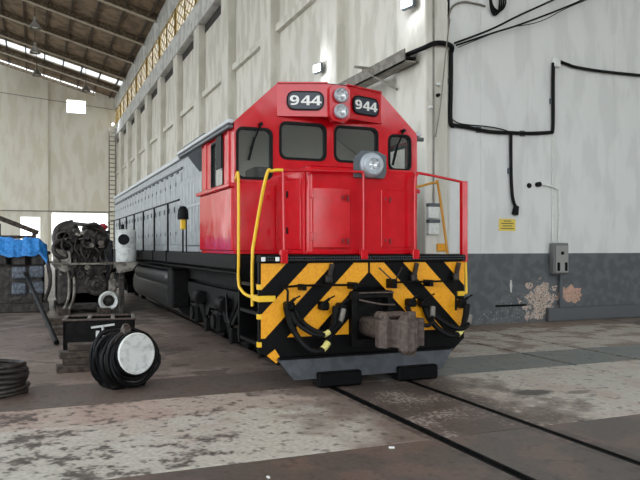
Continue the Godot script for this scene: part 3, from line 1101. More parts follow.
	b.lathe([Vector2(0.19, 0), Vector2(0.19, 0.05), Vector2(0.172, 0.075), Vector2(0.17, 0.1), Vector2(0.15, 0.12), Vector2(0.10, 0.125), Vector2(0.095, 0.10)], 28, xf)
	for k in 8:
		var an := TAU * k / 8.0
		b.cyl(xf * Vector3(cos(an) * 0.135, 0.12, sin(an) * 0.135), xf * Vector3(cos(an) * 0.135, 0.135, sin(an) * 0.135), 0.012, 6)
	var lamp := obj("nose_lamp", b, M.silver, L)
	lamp.set_meta("label", "silver round lamp on the nose")
	b = MB.new()
	b.lathe([Vector2(0.095, 0.10), Vector2(0.075, 0.06), Vector2(0.03, 0.03), Vector2(0.02, 0.06), Vector2(0, 0.065)], 24, xf)
	obj("reflector", b, M.chrome, lamp)
	b = MB.new()
	b.lathe([Vector2(0.096, 0.11), Vector2(0.05, 0.125), Vector2(0, 0.13)], 24, xf)
	obj("lens", b, M.lens, lamp)

func hinges(d: Node3D, x: float, z: float):
	for y in [1.74, 2.24]:
		var b := MB.new()
		b.bb(Vector3(x - 0.03, y, z - 0.01), Vector3(x + 0.05, y + 0.08, z + 0.012), 0.004)
		b.cyl(Vector3(x, y - 0.01, z + 0.012), Vector3(x, y + 0.09, z + 0.012), 0.012, 8)
		obj("hinge", b, M.red, d)

func latches(d: Node3D, x: float, z: float):
	for y in [1.72, 2.24]:
		var b := MB.new()
		b.plate(rrect(x - 0.05, y - 0.05, x + 0.07, y + 0.05, 0.02), [], 0.02, Transform3D(Basis(), Vector3(0, 0, z + 0.014)))
		var l := obj("latch", b, M.red, d)
		b = MB.new()
		b.bb(Vector3(x + 0.03, y - 0.035, z + 0.012), Vector3(x + 0.05, y + 0.035, z + 0.045), 0.006)
		b.bb(Vector3(x - 0.03, y - 0.01, z + 0.012), Vector3(x - 0.01, y + 0.03, z + 0.03), 0.004)
		obj("latch_lever", b, mat(c8(120, 20, 30), 0.5), l)

func build_front_end(L: Node3D):
	# deck
	var b := MB.new()
	b.bb(Vector3(-1.395, 1.47, -0.1), Vector3(1.395, 1.555, 0.05), 0.012)
	b.bb(Vector3(-0.9, 1.44, -1.0), Vector3(1.395, 1.555, -0.1))
	b.bb(Vector3(-1.395, 1.36, -19.4), Vector3(1.395, 1.555, -0.95), 0.01)
	obj("deck", b, M.dark_steel, L)
	var tr := MB.new()
	for i in 90:
		for j in 2:
			tr.box(Vector3(-1.36 + i * 0.0305, 1.50 + j * 0.03, 0.052), Vector3(0.016, 0.007, 0.008), Basis(Vector3.BACK, 0.7 if (i + j) % 2 else -0.7))
	var tp := obj("tread_plate", tr, M.grey_dark, L)
	tp.set_meta("kind", "stuff")
	# pilot plate
	b = MB.new()
	var out := [Vector2(-1.395, 1.47), Vector2(-1.395, 0.47), Vector2(-1.17, 0.28), Vector2(1.17, 0.28), Vector2(1.395, 0.47), Vector2(1.395, 1.47)]
	b.plate(out, [rrect(-0.2, 0.52, 0.24, 1.16, 0.03)], 0.05)
	var pp := obj("pilot_plate", b, M.black, L)
	pp.set_meta("label", "black front plate painted with yellow chevron stripes")
	var zone := PackedVector2Array([Vector2(-1.37, 0.6), Vector2(-0.21, 0.6), Vector2(-0.21, 1.05), Vector2(0.0, 1.2), Vector2(0.0, 1.46), Vector2(-1.37, 1.46)])
	for e in [[-4.0, -2.52], [-2.24, -1.92], [-1.65, -1.34], [-1.04, 1.0]]:
		var band := PackedVector2Array([Vector2(e[0] - 1, -1), Vector2(e[1] - 1, -1), Vector2(e[1] + 3, 3), Vector2(e[0] + 3, 3)])
		for poly in Geometry2D.intersect_polygons(zone, band):
			for s in [1.0, -1.0]:
				var q := []
				for p in poly:
					q.append(Vector2(p.x * s + (0.03 if s < 0 else 0.0), p.y))
				b = MB.new()
				b.plate(q, [], 0.003, Transform3D(Basis(), Vector3(0, 0, 0.003)))
				obj("stripe", b, M.yellow, pp)
	for s in [-1.0]:
		b = MB.new()
		b.plate([Vector2(s * 1.30, 0.40), Vector2(s * 1.20, 0.47), Vector2(s * 1.13, 0.36), Vector2(s * 1.185, 0.305)], [], 0.003, Transform3D(Basis(), Vector3(0, 0, 0.003)))
		obj("stripe", b, M.yellow, pp)
	# yellow bars wrapping the plate's left edge, white markers under the deck
	for y in [1.16, 0.82, 0.5]:
		b = MB.new()
		b.bb(Vector3(-1.41, y, -0.05), Vector3(-1.36, y + 0.06, 0.004), 0.004)
		obj("edge_mark", b, M.rail_yellow, pp)
	for x in [-1.36, -1.19]:
		b = MB.new()
		b.bb(Vector3(x - 0.025, 1.485, 0.05), Vector3(x + 0.025, 1.535, 0.062), 0.006)
		obj("marker_plate", b, M.white, L)
	# plough
	b = MB.new()
	var t := Transform3D(Basis(Vector3.RIGHT, -0.22), Vector3(0, 0.36, 0.05))
	b.plate([Vector2(-1.19, 0.0), Vector2(-1.0, -0.25), Vector2(1.0, -0.25), Vector2(1.19, 0.0)], [], 0.03, t)
	obj("plough", b, M.plow, L)
	b = MB.new()
	b.bb(Vector3(-1.17, 0.34, -0.05), Vector3(1.17, 0.375, 0.06), 0.01)
	obj("plough_lip", b, M.black, L)
	for x in [-0.44, 0.62]:
		b = MB.new()
		b.bb(Vector3(x - 0.28, 0.015, -0.05), Vector3(x + 0.28, 0.19, 0.17), 0.02)
		b.bb(Vector3(x - 0.24, 0.15, -0.1), Vector3(x + 0.24, 0.30, 0.02))
		obj("rail_guard", b, M.black, L)
	# coupler pocket and knuckle coupler
	b = MB.new()
	b.plate(rrect(-0.26, 0.46, 0.30, 1.12, 0.03), [rrect(-0.19, 0.54, 0.23, 1.04, 0.02)], 0.14, Transform3D(Basis(), Vector3(0, 0, 0.09)))
	b.bb(Vector3(-0.26, 0.46, -0.5), Vector3(0.30, 1.12, -0.05))
	obj("coupler_pocket", b, M.dark_steel, L)
	b = MB.new()
	b.bb(Vector3(-0.13, 0.60, -0.4), Vector3(0.13, 0.82, 0.45), 0.04)
	# head: outline from above, extruded, with jaw and guard arm
	var head := [Vector2(-0.16, 0.30), Vector2(-0.27, 0.48), Vector2(-0.30, 0.62), Vector2(-0.22, 0.66), Vector2(-0.14, 0.62), Vector2(-0.08, 0.72), Vector2(0.10, 0.78), Vector2(0.17, 0.70), Vector2(0.17, 0.60), Vector2(0.27, 0.66), Vector2(0.33, 0.56), Vector2(0.28, 0.42), Vector2(0.16, 0.30)]
	var up := Transform3D(Basis(Vector3(1, 0, 0), Vector3(0, 0, 1), Vector3(0, 1, 0)), Vector3(0.0, 0.86, 0))
	b.plate(head, [], 0.30, up)
	var c := obj("coupler", b, M.rust, L)
	c.set_meta("label", "rusty brown knuckle coupler")
	b = MB.new()
	b.cbox(Vector3(0.02, 0.70, 0.70), Vector3(0.20, 0.44, 0.17), 0.05)
	b.cyl(Vector3(0.10, 0.46, 0.66), Vector3(0.10, 0.95, 0.66), 0.05, 12)
	obj("knuckle", b, M.rust, c)
	b = MB.new()
	b.cbox(Vector3(-0.18, 0.72, 0.52), Vector3(0.14, 0.36, 0.22), 0.05)
	b.cbox(Vector3(-0.20, 0.90, 0.50), Vector3(0.13, 0.09, 0.16), 0.03)
	b.cbox(Vector3(0.25, 0.70, 0.52), Vector3(0.13, 0.26, 0.22), 0.04)
	b.cbox(Vector3(0.0, 0.90, 0.45), Vector3(0.3, 0.06, 0.2), 0.025)
	obj("guard_arm", b, M.rust, c)
	c.position = Vector3(0.03, -0.02, 0.15)
	c.scale = Vector3(0.97, 1.0, 1.0)
	# uncoupling levers
	b = MB.new()
	b.tube(smooth([Vector3(-1.10, 0.93, 0.16), Vector3(-1.10, 1.14, 0.16), Vector3(-1.05, 1.20, 0.14), Vector3(-0.25, 1.20, 0.14), Vector3(-0.05, 1.19, 0.16)]), 0.014, 6)
	b.bb(Vector3(-0.92, 1.15, 0.0), Vector3(-0.87, 1.22, 0.16))
	b.bb(Vector3(-0.28, 1.15, 0.0), Vector3(-0.22, 1.23, 0.17))
	obj("uncoupling_lever", b, M.black, L)
	b = MB.new()
	b.tube(smooth([Vector3(0.28, 1.22, 0.14), Vector3(0.5, 1.22, 0.14), Vector3(1.05, 1.22, 0.14), Vector3(1.14, 1.20, 0.15), Vector3(1.16, 1.12, 0.16), Vector3(1.16, 0.85, 0.16)]), 0.014, 6)
	b.bb(Vector3(0.25, 1.15, 0.0), Vector3(0.31, 1.26, 0.17))
	b.bb(Vector3(0.78, 1.16, 0.0), Vector3(0.83, 1.24, 0.16))
	obj("uncoupling_lever", b, M.black, L)
	b = MB.new()
	b.tube(smooth([Vector3(-0.18, 1.02, 0.12), Vector3(0.05, 0.97, 0.2), Vector3(0.28, 0.95, 0.16)]), 0.012, 6)
	obj("lift_chain", b, M.rust, L)
	b = MB.new()
	b.tube(smooth([Vector3(-0.18, 1.10, 0.12), Vector3(0.28, 1.10, 0.14)]), 0.010, 6)
	obj("lift_chain", b, M.rust, L)
	b = MB.new()
	b.tube([Vector3(0.28, 1.22, 0.16), Vector3(0.44, 1.40, 0.06)], 0.01, 6)
	b.tube([Vector3(0.28, 1.22, 0.16), Vector3(0.12, 1.40, 0.06)], 0.01, 6)
	obj("lift_rod", b, M.grease, L)
	# hanging air hoses, in pairs each side
	hose(L, Vector3(-1.09, 0.96, 0.08), Vector3(-0.48, 0.95, 0.12), 0.50, 0.034, true)
	hose(L, Vector3(-0.98, 0.93, 0.06), Vector3(-0.40, 0.92, 0.16), 0.26, 0.026, false)
	hose(L, Vector3(-1.04, 0.90, 0.10), Vector3(-0.52, 0.84, 0.2), 0.22, 0.026, true)
	hose(L, Vector3(0.76, 0.92, 0.06), Vector3(1.34, 0.92, 0.14), 0.37, 0.034, true)
	hose(L, Vector3(0.84, 0.90, 0.06), Vector3(1.36, 0.78, 0.18), 0.20, 0.03, false)
	hose(L, Vector3(0.50, 0.92, 0.08), Vector3(0.86, 0.90, 0.10), 0.22, 0.026, false)
	for p in [Vector3(-0.62, 0.96, 0.07), Vector3(-0.40, 0.94, 0.09), Vector3(-1.05, 0.97, 0.06), Vector3(0.56, 0.96, 0.07), Vector3(0.74, 0.95, 0.07), Vector3(1.30, 0.92, 0.07)]:
		b = MB.new()
		b.cbox(p, Vector3(0.11, 0.10, 0.14), 0.02)
		b.cyl(p + Vector3(-0.03, 0.02, 0.05), p + Vector3(0.04, 0.09, 0.09), 0.018, 8)
		b.tube([p + Vector3(0.04, 0.09, 0.09), p + Vector3(0.10, 0.12, 0.10)], 0.010, 6)
		obj("hose_valve", b, M.black, L)
	# dark brackets under the deck
	for x in [-0.52, 0.64, 1.26]:
		b = MB.new()
		b.bar(Vector3(x - 0.03, 1.25, 0.05), Vector3(x + 0.02, 1.45, 0.05), 0.05, 0.04)
		b.cbox(Vector3(x - 0.03, 1.27, 0.06), Vector3(0.08, 0.09, 0.06), 0.012)
		obj("hose_hook", b, M.grease, L)
	# steps either side
	for s in [-1.0, 1.0]:
		b = MB.new()
		for y in [0.5, 0.85, 1.18]:
			b.bb(Vector3(minf(s * 1.37, s * 0.95), y, -0.85), Vector3(maxf(s * 1.37, s * 0.95), y + 0.04, -0.1))
		b.bb(Vector3(s * 1.0 - 0.02, 0.45, -0.9), Vector3(s * 1.0 + 0.02, 1.45, -0.08))
		b.bb(Vector3(minf(s * 1.37, s * 0.95), 0.45, -0.92), Vector3(maxf(s * 1.37, s * 0.95), 1.45, -0.88))
		obj("steps", b, M.black, L)

func hose(L: Node3D, a: Vector3, c: Vector3, sag: float, r: float, band: bool):
	var pts := []
	for k in 17:
		var t := k / 16.0
		var p := a.lerp(c, t)
		var w := sin(t * PI)
		p.y -= sag * pow(w, 0.6)
		p.z += 0.16 * w
		pts.append(p)
	var b := MB.new()
	b.tube(pts, r, 10)
	var h := obj("air_hose", b, M.rubber, L)
	if band:
		b = MB.new()
		b.tube([pts[10], pts[11], pts[12]], r + 0.006, 10)
		obj("hose_band", b, mat(c8(226, 214, 130), 0.5), h)
	for e in [[0, 2], [14, 16]]:
		b = MB.new()
		b.tube([pts[e[0]], pts[e[0] + 1], pts[e[1]]], r + 0.008, 8)
		obj("hose_clamp", b, M.tray if e[0] > 0 and not band else M.dark_steel, h)

func build_hood(L: Node3D):
	var hw := 0.925
	var z0 := ZR
	var z1 := -19.3
	var b := MB.new()
	var prof := [Vector2(-hw, 1.55), Vector2(hw, 1.55), Vector2(hw, 3.50), Vector2(0.80, 3.66), Vector2(0.4, 3.72), Vector2(-0.4, 3.72), Vector2(-0.80, 3.66), Vector2(-hw, 3.50)]
	b.plate(prof, [], z0 - z1, Transform3D(Basis(), Vector3(0, 0, z0)))
	var hood := obj("hood", b, M.hood_grey, L)
	hood.set_meta("label", "long grey engine hood with side doors")
	for s in [-1.0, 1.0]:
		b = MB.new()
		b.bb(Vector3(s * hw - 0.05, 3.47, z1), Vector3(s * hw + 0.04, 3.575, z0), 0.015)
		obj("roof_edge", b, M.roof_grey, hood)
		b = MB.new()
		b.bb(Vector3(s * hw - 0.03, 3.27, z1), Vector3(s * hw + 0.035, 3.315, z0 - 3.6), 0.006)
		obj("rain_gutter", b, M.grey_dark, hood)
		b = MB.new()
		b.bb(Vector3(s * hw - 0.03, 1.56, z1), Vector3(s * hw + 0.03, 1.66, z0), 0.006)
		obj("kick_strip", b, M.hood_grey, hood)
	# side doors
	var dm := MB.new()
	dm.bb(Vector3(-0.016, 0, -0.29), Vector3(0.016, 1.50, 0.29), 0.006)
	var door_mesh := dm.st.commit()
	var handle_meshes := []
	for e in [["handle", 0.70, 0.82, 0.20, 0.23, 0.035], ["hinge", 0.20, 0.28, -0.285, -0.25, 0.03], ["hinge", 1.25, 1.33, -0.285, -0.25, 0.03], ["top_clip", 1.52, 1.555, -0.26, -0.06, 0.028]]:
		var hm := MB.new()
		hm.bb(Vector3(-e[5], e[1], e[3]), Vector3(e[5], e[2], e[4]), 0.004)
		handle_meshes.append([e[0], hm.st.commit()])
	for i in 20:
		for s in [-1.0, 1.0]:
			var d := inst("hood_door", door_mesh, M.hood_grey, hood)
			d.position = Vector3(s * hw, 1.70, -6.9 - i * 0.62)
			for hmesh in handle_meshes:
				inst(hmesh[0], hmesh[1], M.grey_dark, d)
	# screened cabinet and dark sloping air intake just behind the cab
	for s in [-1.0, 1.0]:
		b = MB.new()
		b.bb(Vector3(s * (hw + 0.03) - 0.03, 1.68, -6.5), Vector3(s * (hw + 0.03) + 0.03, 3.0, -3.0), 0.008)
		var cb := obj("screen_cabinet", b, M.hood_grey, hood)
		for k in 12:
			var z := -6.35 + k * 0.29
			b = MB.new()
			b.bb(Vector3(s * (hw + 0.06) - 0.012, 1.95, z - 0.02), Vector3(s * (hw + 0.06) + 0.018, 2.88, z + 0.02), 0.004)
			obj("slat", b, M.roof_grey, cb)
		b = MB.new()
		b.bb(Vector3(s * (hw + 0.05) - 0.02, 2.42, -6.5), Vector3(s * (hw + 0.05) + 0.05, 2.47, -3.0), 0.008)
		obj("cross_bar", b, M.roof_grey, cb)
		b = MB.new()
		var sx := Transform3D(Basis(Vector3(s, 0, 0), Vector3.UP, Vector3(0, 0, s)), Vector3(0, 0, -3.4 if s > 0 else -5.0))
		b.plate([Vector2(hw - 0.02, 3.02), Vector2(hw + 0.32, 3.44), Vector2(hw + 0.30, 3.50), Vector2(hw - 0.02, 3.50)], [], 1.6, sx)
		obj("air_intake", b, M.grey_dark, hood)
	# roof details
	for z in [-7.5, -10.5, -13.5, -16.5]:
		b = MB.new()
		b.bb(Vector3(-0.45, 3.70, z - 0.7), Vector3(0.45, 3.84, z + 0.7), 0.05)
		obj("roof_hatch", b, M.roof_grey, hood)
	# black hooded thing with yellow face hanging at the handrail end
	b = MB.new()
	b.lathe([Vector2(0, 0.24), Vector2(0.05, 0.23), Vector2(0.09, 0.17), Vector2(0.10, 0.08), Vector2(0.10, 0.0), Vector2(0, 0.0)], 16, Transform3D(Basis(), Vector3(-1.33, 2.14, -4.55)))
	var ml := obj("hooded_box", b, M.rubber, L)
	ml.set_meta("label", "black hooded box with yellow face")
	b = MB.new()
	b.bb(Vector3(-1.375, 1.96, -4.60), Vector3(-1.285, 2.16, -4.50), 0.02)
	obj("yellow_face", b, M.rail_yellow, ml)
	b = MB.new()
	b.bb(Vector3(-1.345, 1.56, -4.56), Vector3(-1.32, 1.98, -4.53))
	b.bb(Vector3(-1.25, 1.56, -4.70), Vector3(-1.23, 2.3, -4.68))
	obj("stem", b, M.rubber, ml)

func build_running_gear(L: Node3D):
	var b := MB.new()
	b.bb(Vector3(-1.0, 1.05, -19.3), Vector3(1.0, 1.37, -1.0))
	b.bb(Vector3(-0.9, 0.9, -19.3), Vector3(0.9, 1.2, -0.1))
	obj("frame", b, M.dark_steel, L)
	for zc in [-3.2, -16.4]:
		var bg := Node3D.new()
		bg.name = "bogie"
		L.add_child(bg, true)
		bg.position = Vector3(0, 0, zc)
		for z in [-1.55, 0.0, 1.55]:
			for s in [-1.0, 1.0]:
				b = MB.new()
				var xf := Transform3D(Basis(Vector3.BACK, -s * PI / 2), Vector3(s * 0.46, 0.46, z))
				b.lathe([Vector2(0, 0.0), Vector2(0.50, 0.0), Vector2(0.50, 0.03), Vector2(0.47, 0.035), Vector2(0.46, 0.13), Vector2(0.40, 0.135), Vector2(0.36, 0.10), Vector2(0.16, 0.09), Vector2(0.14, 0.16), Vector2(0, 0.16)], 32, xf)
				obj("wheel", b, M.dark_steel, bg)
				b = MB.new()
				b.cbox(Vector3(s * 0.98, 0.46, z), Vector3(0.24, 0.34, 0.36), 0.04)
				b.cyl(Vector3(s * 1.08, 0.46, z), Vector3(s * 1.14, 0.46, z), 0.12, 16)
				obj("axle_box", b, M.dark_steel, bg)
				for dz in [-0.26, 0.26]:
					b = MB.new()
					for k in 4:
						b.torus(Vector3(s * 1.0, 0.60 + k * 0.06, z + dz), Vector3.UP, 0.075, 0.02, 14, 6)
					obj("spring", b, M.dark_steel, bg)
		for s in [-1.0, 1.0]:
			b = MB.new()
			var sx := Transform3D(Basis(Vector3(0, 0, -s), Vector3.UP, Vector3(s, 0, 0)), Vector3(s * 1.08, 0, 0))
			b.plate([Vector2(-2.1, 0.82), Vector2(-1.8, 0.66), Vector2(-1.2, 0.66), Vector2(-1.0, 0.50), Vector2(-0.55, 0.50), Vector2(-0.4, 0.66), Vector2(0.4, 0.66), Vector2(0.55, 0.50), Vector2(1.0, 0.50), Vector2(1.2, 0.66), Vector2(1.8, 0.66), Vector2(2.1, 0.82), Vector2(2.1, 1.0), Vector2(-2.1, 1.0)], [], 0.1, sx)
			obj("side_frame", b, M.dark_steel, bg)
			for z in [-0.78, 0.78, 2.15]:
				b = MB.new()
				b.cyl(Vector3(s * 1.16, 0.80, z - 0.16), Vector3(s * 1.16, 0.80, z + 0.16), 0.11, 14, -1.0, 0.02)
				b.bar(Vector3(s * 1.12, 0.75, z), Vector3(s * 1.05, 0.22, z + 0.12), 0.05, 0.08)
				b.cbox(Vector3(s * 0.95, 0.34, z + 0.14), Vector3(0.3, 0.22, 0.1), 0.02)
				obj("brake_rigging", b, M.dark_steel, bg)
			b = MB.new()
			b.tube(smooth([Vector3(s * 1.2, 1.05, 1.9), Vector3(s * 1.22, 0.7, 1.5), Vector3(s * 1.2, 0.6, 1.2), Vector3(s * 1.15, 0.95, 0.9)]), 0.02, 6)
			obj("sand_hose", b, M.rubber, bg)
			b = MB.new()
			b.tube(smooth([Vector3(s * 0.9, 0.95, 2.3), Vector3(s * 0.72, 0.5, 2.35), Vector3(s * 0.55, 0.1, 2.2)]), 0.025, 6)
			obj("sand_pipe", b, M.dark_steel, bg)
	# fuel tank: rounded belly between the bogies, and air reservoirs along the left
	b = MB.new()
	b.plate(rrect(-1.05, 0.22, 1.05, 1.02, 0.3, 8), [], 6.6, Transform3D(Basis(), Vector3(0, 0, -6.5)))
	obj("fuel_tank", b, mat(c8(34, 35, 37), 0.3), L)
	for s in [-1.0, 1.0]:
		b = MB.new()
		b.lathe([Vector2(0, 0), Vector2(0.12, 0.02), Vector2(0.17, 0.09), Vector2(0.17, 4.4), Vector2(0.12, 4.47), Vector2(0, 4.5)], 20, Transform3D(Basis(Vector3.RIGHT, -PI / 2), Vector3(s * 1.18, 1.02, -6.2)))
		obj("air_reservoir", b, mat(c8(44, 45, 47), 0.3), L)
		b = MB.new()
		b.cbox(Vector3(s * 1.15, 0.85, -5.85), Vector3(0.35, 0.75, 0.5), 0.03)
		obj("tank_end_box", b, M.dark_steel, L)
		b = MB.new()
		b.tube([Vector3(s * 1.28, 1.30, -18.0), Vector3(s * 1.28, 1.30, -1.2)], 0.025, 6)
		b.tube([Vector3(s * 1.32, 1.22, -12.0), Vector3(s * 1.32, 1.22, -5.6)], 0.02, 6)
		obj("brake_pipe", b, M.dark_steel, L)

func build_rails(L: Node3D):
	# yellow grab rails by the left steps
	var b := MB.new()
	b.tube(smooth([Vector3(-1.33, 2.50, -1.15), Vector3(-1.38, 2.54, -0.98), Vector3(-1.38, 2.50, -0.88), Vector3(-1.39, 1.60, -0.84), Vector3(-1.39, 1.22, -0.84), Vector3(-1.39, 1.12, -0.72), Vector3(-1.39, 1.07, -0.5), Vector3(-1.39, 1.06, -0.2)], 8), 0.02, 8)
	obj("grab_rail", b, M.rail_yellow, L)
	b = MB.new()
	b.tube(smooth([Vector3(-1.10, 2.54, 0.0), Vector3(-1.22, 2.53, -0.03), Vector3(-1.29, 2.45, -0.06), Vector3(-1.37, 1.75, -0.24), Vector3(-1.39, 1.5, -0.26), Vector3(-1.39, 0.95, -0.26)], 8), 0.02, 8)
	obj("grab_rail", b, M.rail_yellow, L)
	b = MB.new()
	b.bb(Vector3(-1.41, 1.02, -0.26), Vector3(-1.20, 1.09, 0.03), 0.006)
	obj("rail_bracket", b, M.rail_yellow, L)
	b = MB.new()
	b.tube(smooth([Vector3(1.42, 1.60, -0.02), Vector3(1.43, 1.50, -0.02), Vector3(1.43, 1.10, 0.0), Vector3(1.40, 1.06, 0.02), Vector3(1.30, 1.05, 0.03)], 6), 0.018, 8)
	b.bb(Vector3(1.28, 1.02, 0.0), Vector3(1.37, 1.08, 0.05), 0.006)
	obj("grab_rail", b, M.rail_yellow, L)
	b = MB.new()
	b.tube(smooth([Vector3(0.77, 2.42, -0.2), Vector3(0.88, 2.44, -0.2), Vector3(1.10, 2.49, -0.22), Vector3(1.16, 2.42, -0.23), Vector3(1.32, 1.56, -0.26)], 8), 0.016, 8)
	obj("grab_rail", b, mat(c8(196, 140, 40), 0.5), L)
	# red handrail across the front: left half from the yellow rail to the middle, then down
	b = MB.new()
	b.tube(smooth([Vector3(-1.10, 2.54, 0.0), Vector3(-0.6, 2.55, 0.02), Vector3(-0.14, 2.56, 0.02), Vector3(-0.08, 2.54, 0.02), Vector3(-0.07, 2.40, 0.02), Vector3(-0.07, 1.56, 0.02)], 6), 0.017, 8)
	b.bb(Vector3(-0.12, 1.50, -0.01), Vector3(-0.02, 1.62, 0.06), 0.01)
	obj("front_handrail", b, M.red, L)
	b = MB.new()
	b.bb(Vector3(-1.15, 1.46, 0.0), Vector3(-1.06, 1.62, 0.07), 0.01)
	b.tube([Vector3(-1.10, 1.5, 0.04), Vector3(-1.10, 2.54, 0.0)], 0.014, 8)
	obj("rail_stanchion", b, M.red, L)
	b = MB.new()
	b.bb(Vector3(0.60, 1.50, -0.01), Vector3(0.70, 1.62, 0.06), 0.01)
	b.tube(smooth([Vector3(0.65, 1.56, 0.02), Vector3(0.65, 2.4, 0.02), Vector3(0.68, 2.55, 0.02), Vector3(0.78, 2.57, 0.02), Vector3(1.44, 2.48, 0.0)], 6), 0.017, 8)
	obj("front_handrail", b, M.red, L)
	b = MB.new()
	b.bb(Vector3(1.35, 1.46, -0.04), Vector3(1.43, 2.50, 0.04), 0.008)
	obj("rail_post", b, M.red, L)
	# walkway handrail and stanchions along both sides
	for s in [-1.0, 1.0]:
		b = MB.new()
		b.tube([Vector3(s * 1.36, 2.50, -4.75), Vector3(s * 1.36, 2.52, -18.9)], 0.018, 8)
		obj("walkway_handrail", b, M.rubber, L)
		for k in 9:
			var z := -5.85 - k * 1.6
			b = MB.new()
			b.tube([Vector3(s * 1.36, 1.36, z), Vector3(s * 1.36, 2.51, z)], 0.02, 8)
			b.bb(Vector3(s * 1.40 - 0.02, 1.36, z - 0.05), Vector3(s * 1.40 + 0.02, 1.58, z + 0.05), 0.006)
			obj("stanchion", b, M.rubber, L)

# ---------- fittings on the walls and under the roof ----------
func wall_lamp(at: Vector3, label: String, facing := Vector3(-1, 0, 0.25), energy := 0.2):
	var t := thing("wall_lamp", label, "lamp", at, "floodlights on the pilasters")
	var f := facing.normalized()
	var xf := Transform3D(Basis.looking_at(-f, Vector3.UP), Vector3.ZERO)
	var b := MB.new()
	b.cbox(xf * Vector3(0, 0, -0.05), Vector3(0.36, 0.26, 0.10), 0.02, xf.basis)
	b.bar(xf * Vector3(0, 0, -0.05), Vector3(0.22, 0.05, -0.1), 0.05, 0.05)
	obj("housing", b, M.grey_dark, t)
	b = MB.new()
	b.cbox(xf * Vector3(0, 0, 0.008), Vector3(0.30, 0.20, 0.012), 0.003, xf.basis)
	obj("lamp_glass", b, M.lamp, t)
	var l := OmniLight3D.new()
	l.name = "lamp_light"
	l.position = f * 0.16
	l.light_color = Color(0.94, 0.97, 1.0)
	l.light_energy = energy
	l.light_size = 0.12
	l.omni_range = 60.0
	l.omni_attenuation = 2.0
	l.shadow_enabled = true
	t.add_child(l)

func cable(called: String, label: String, category: String, pts: Array, r: float, m: Material, seg := 8, group := ""):
	var b := MB.new()
	b.tube(pts, r, seg)
	return tag(obj(called, b, m), label, category, group)

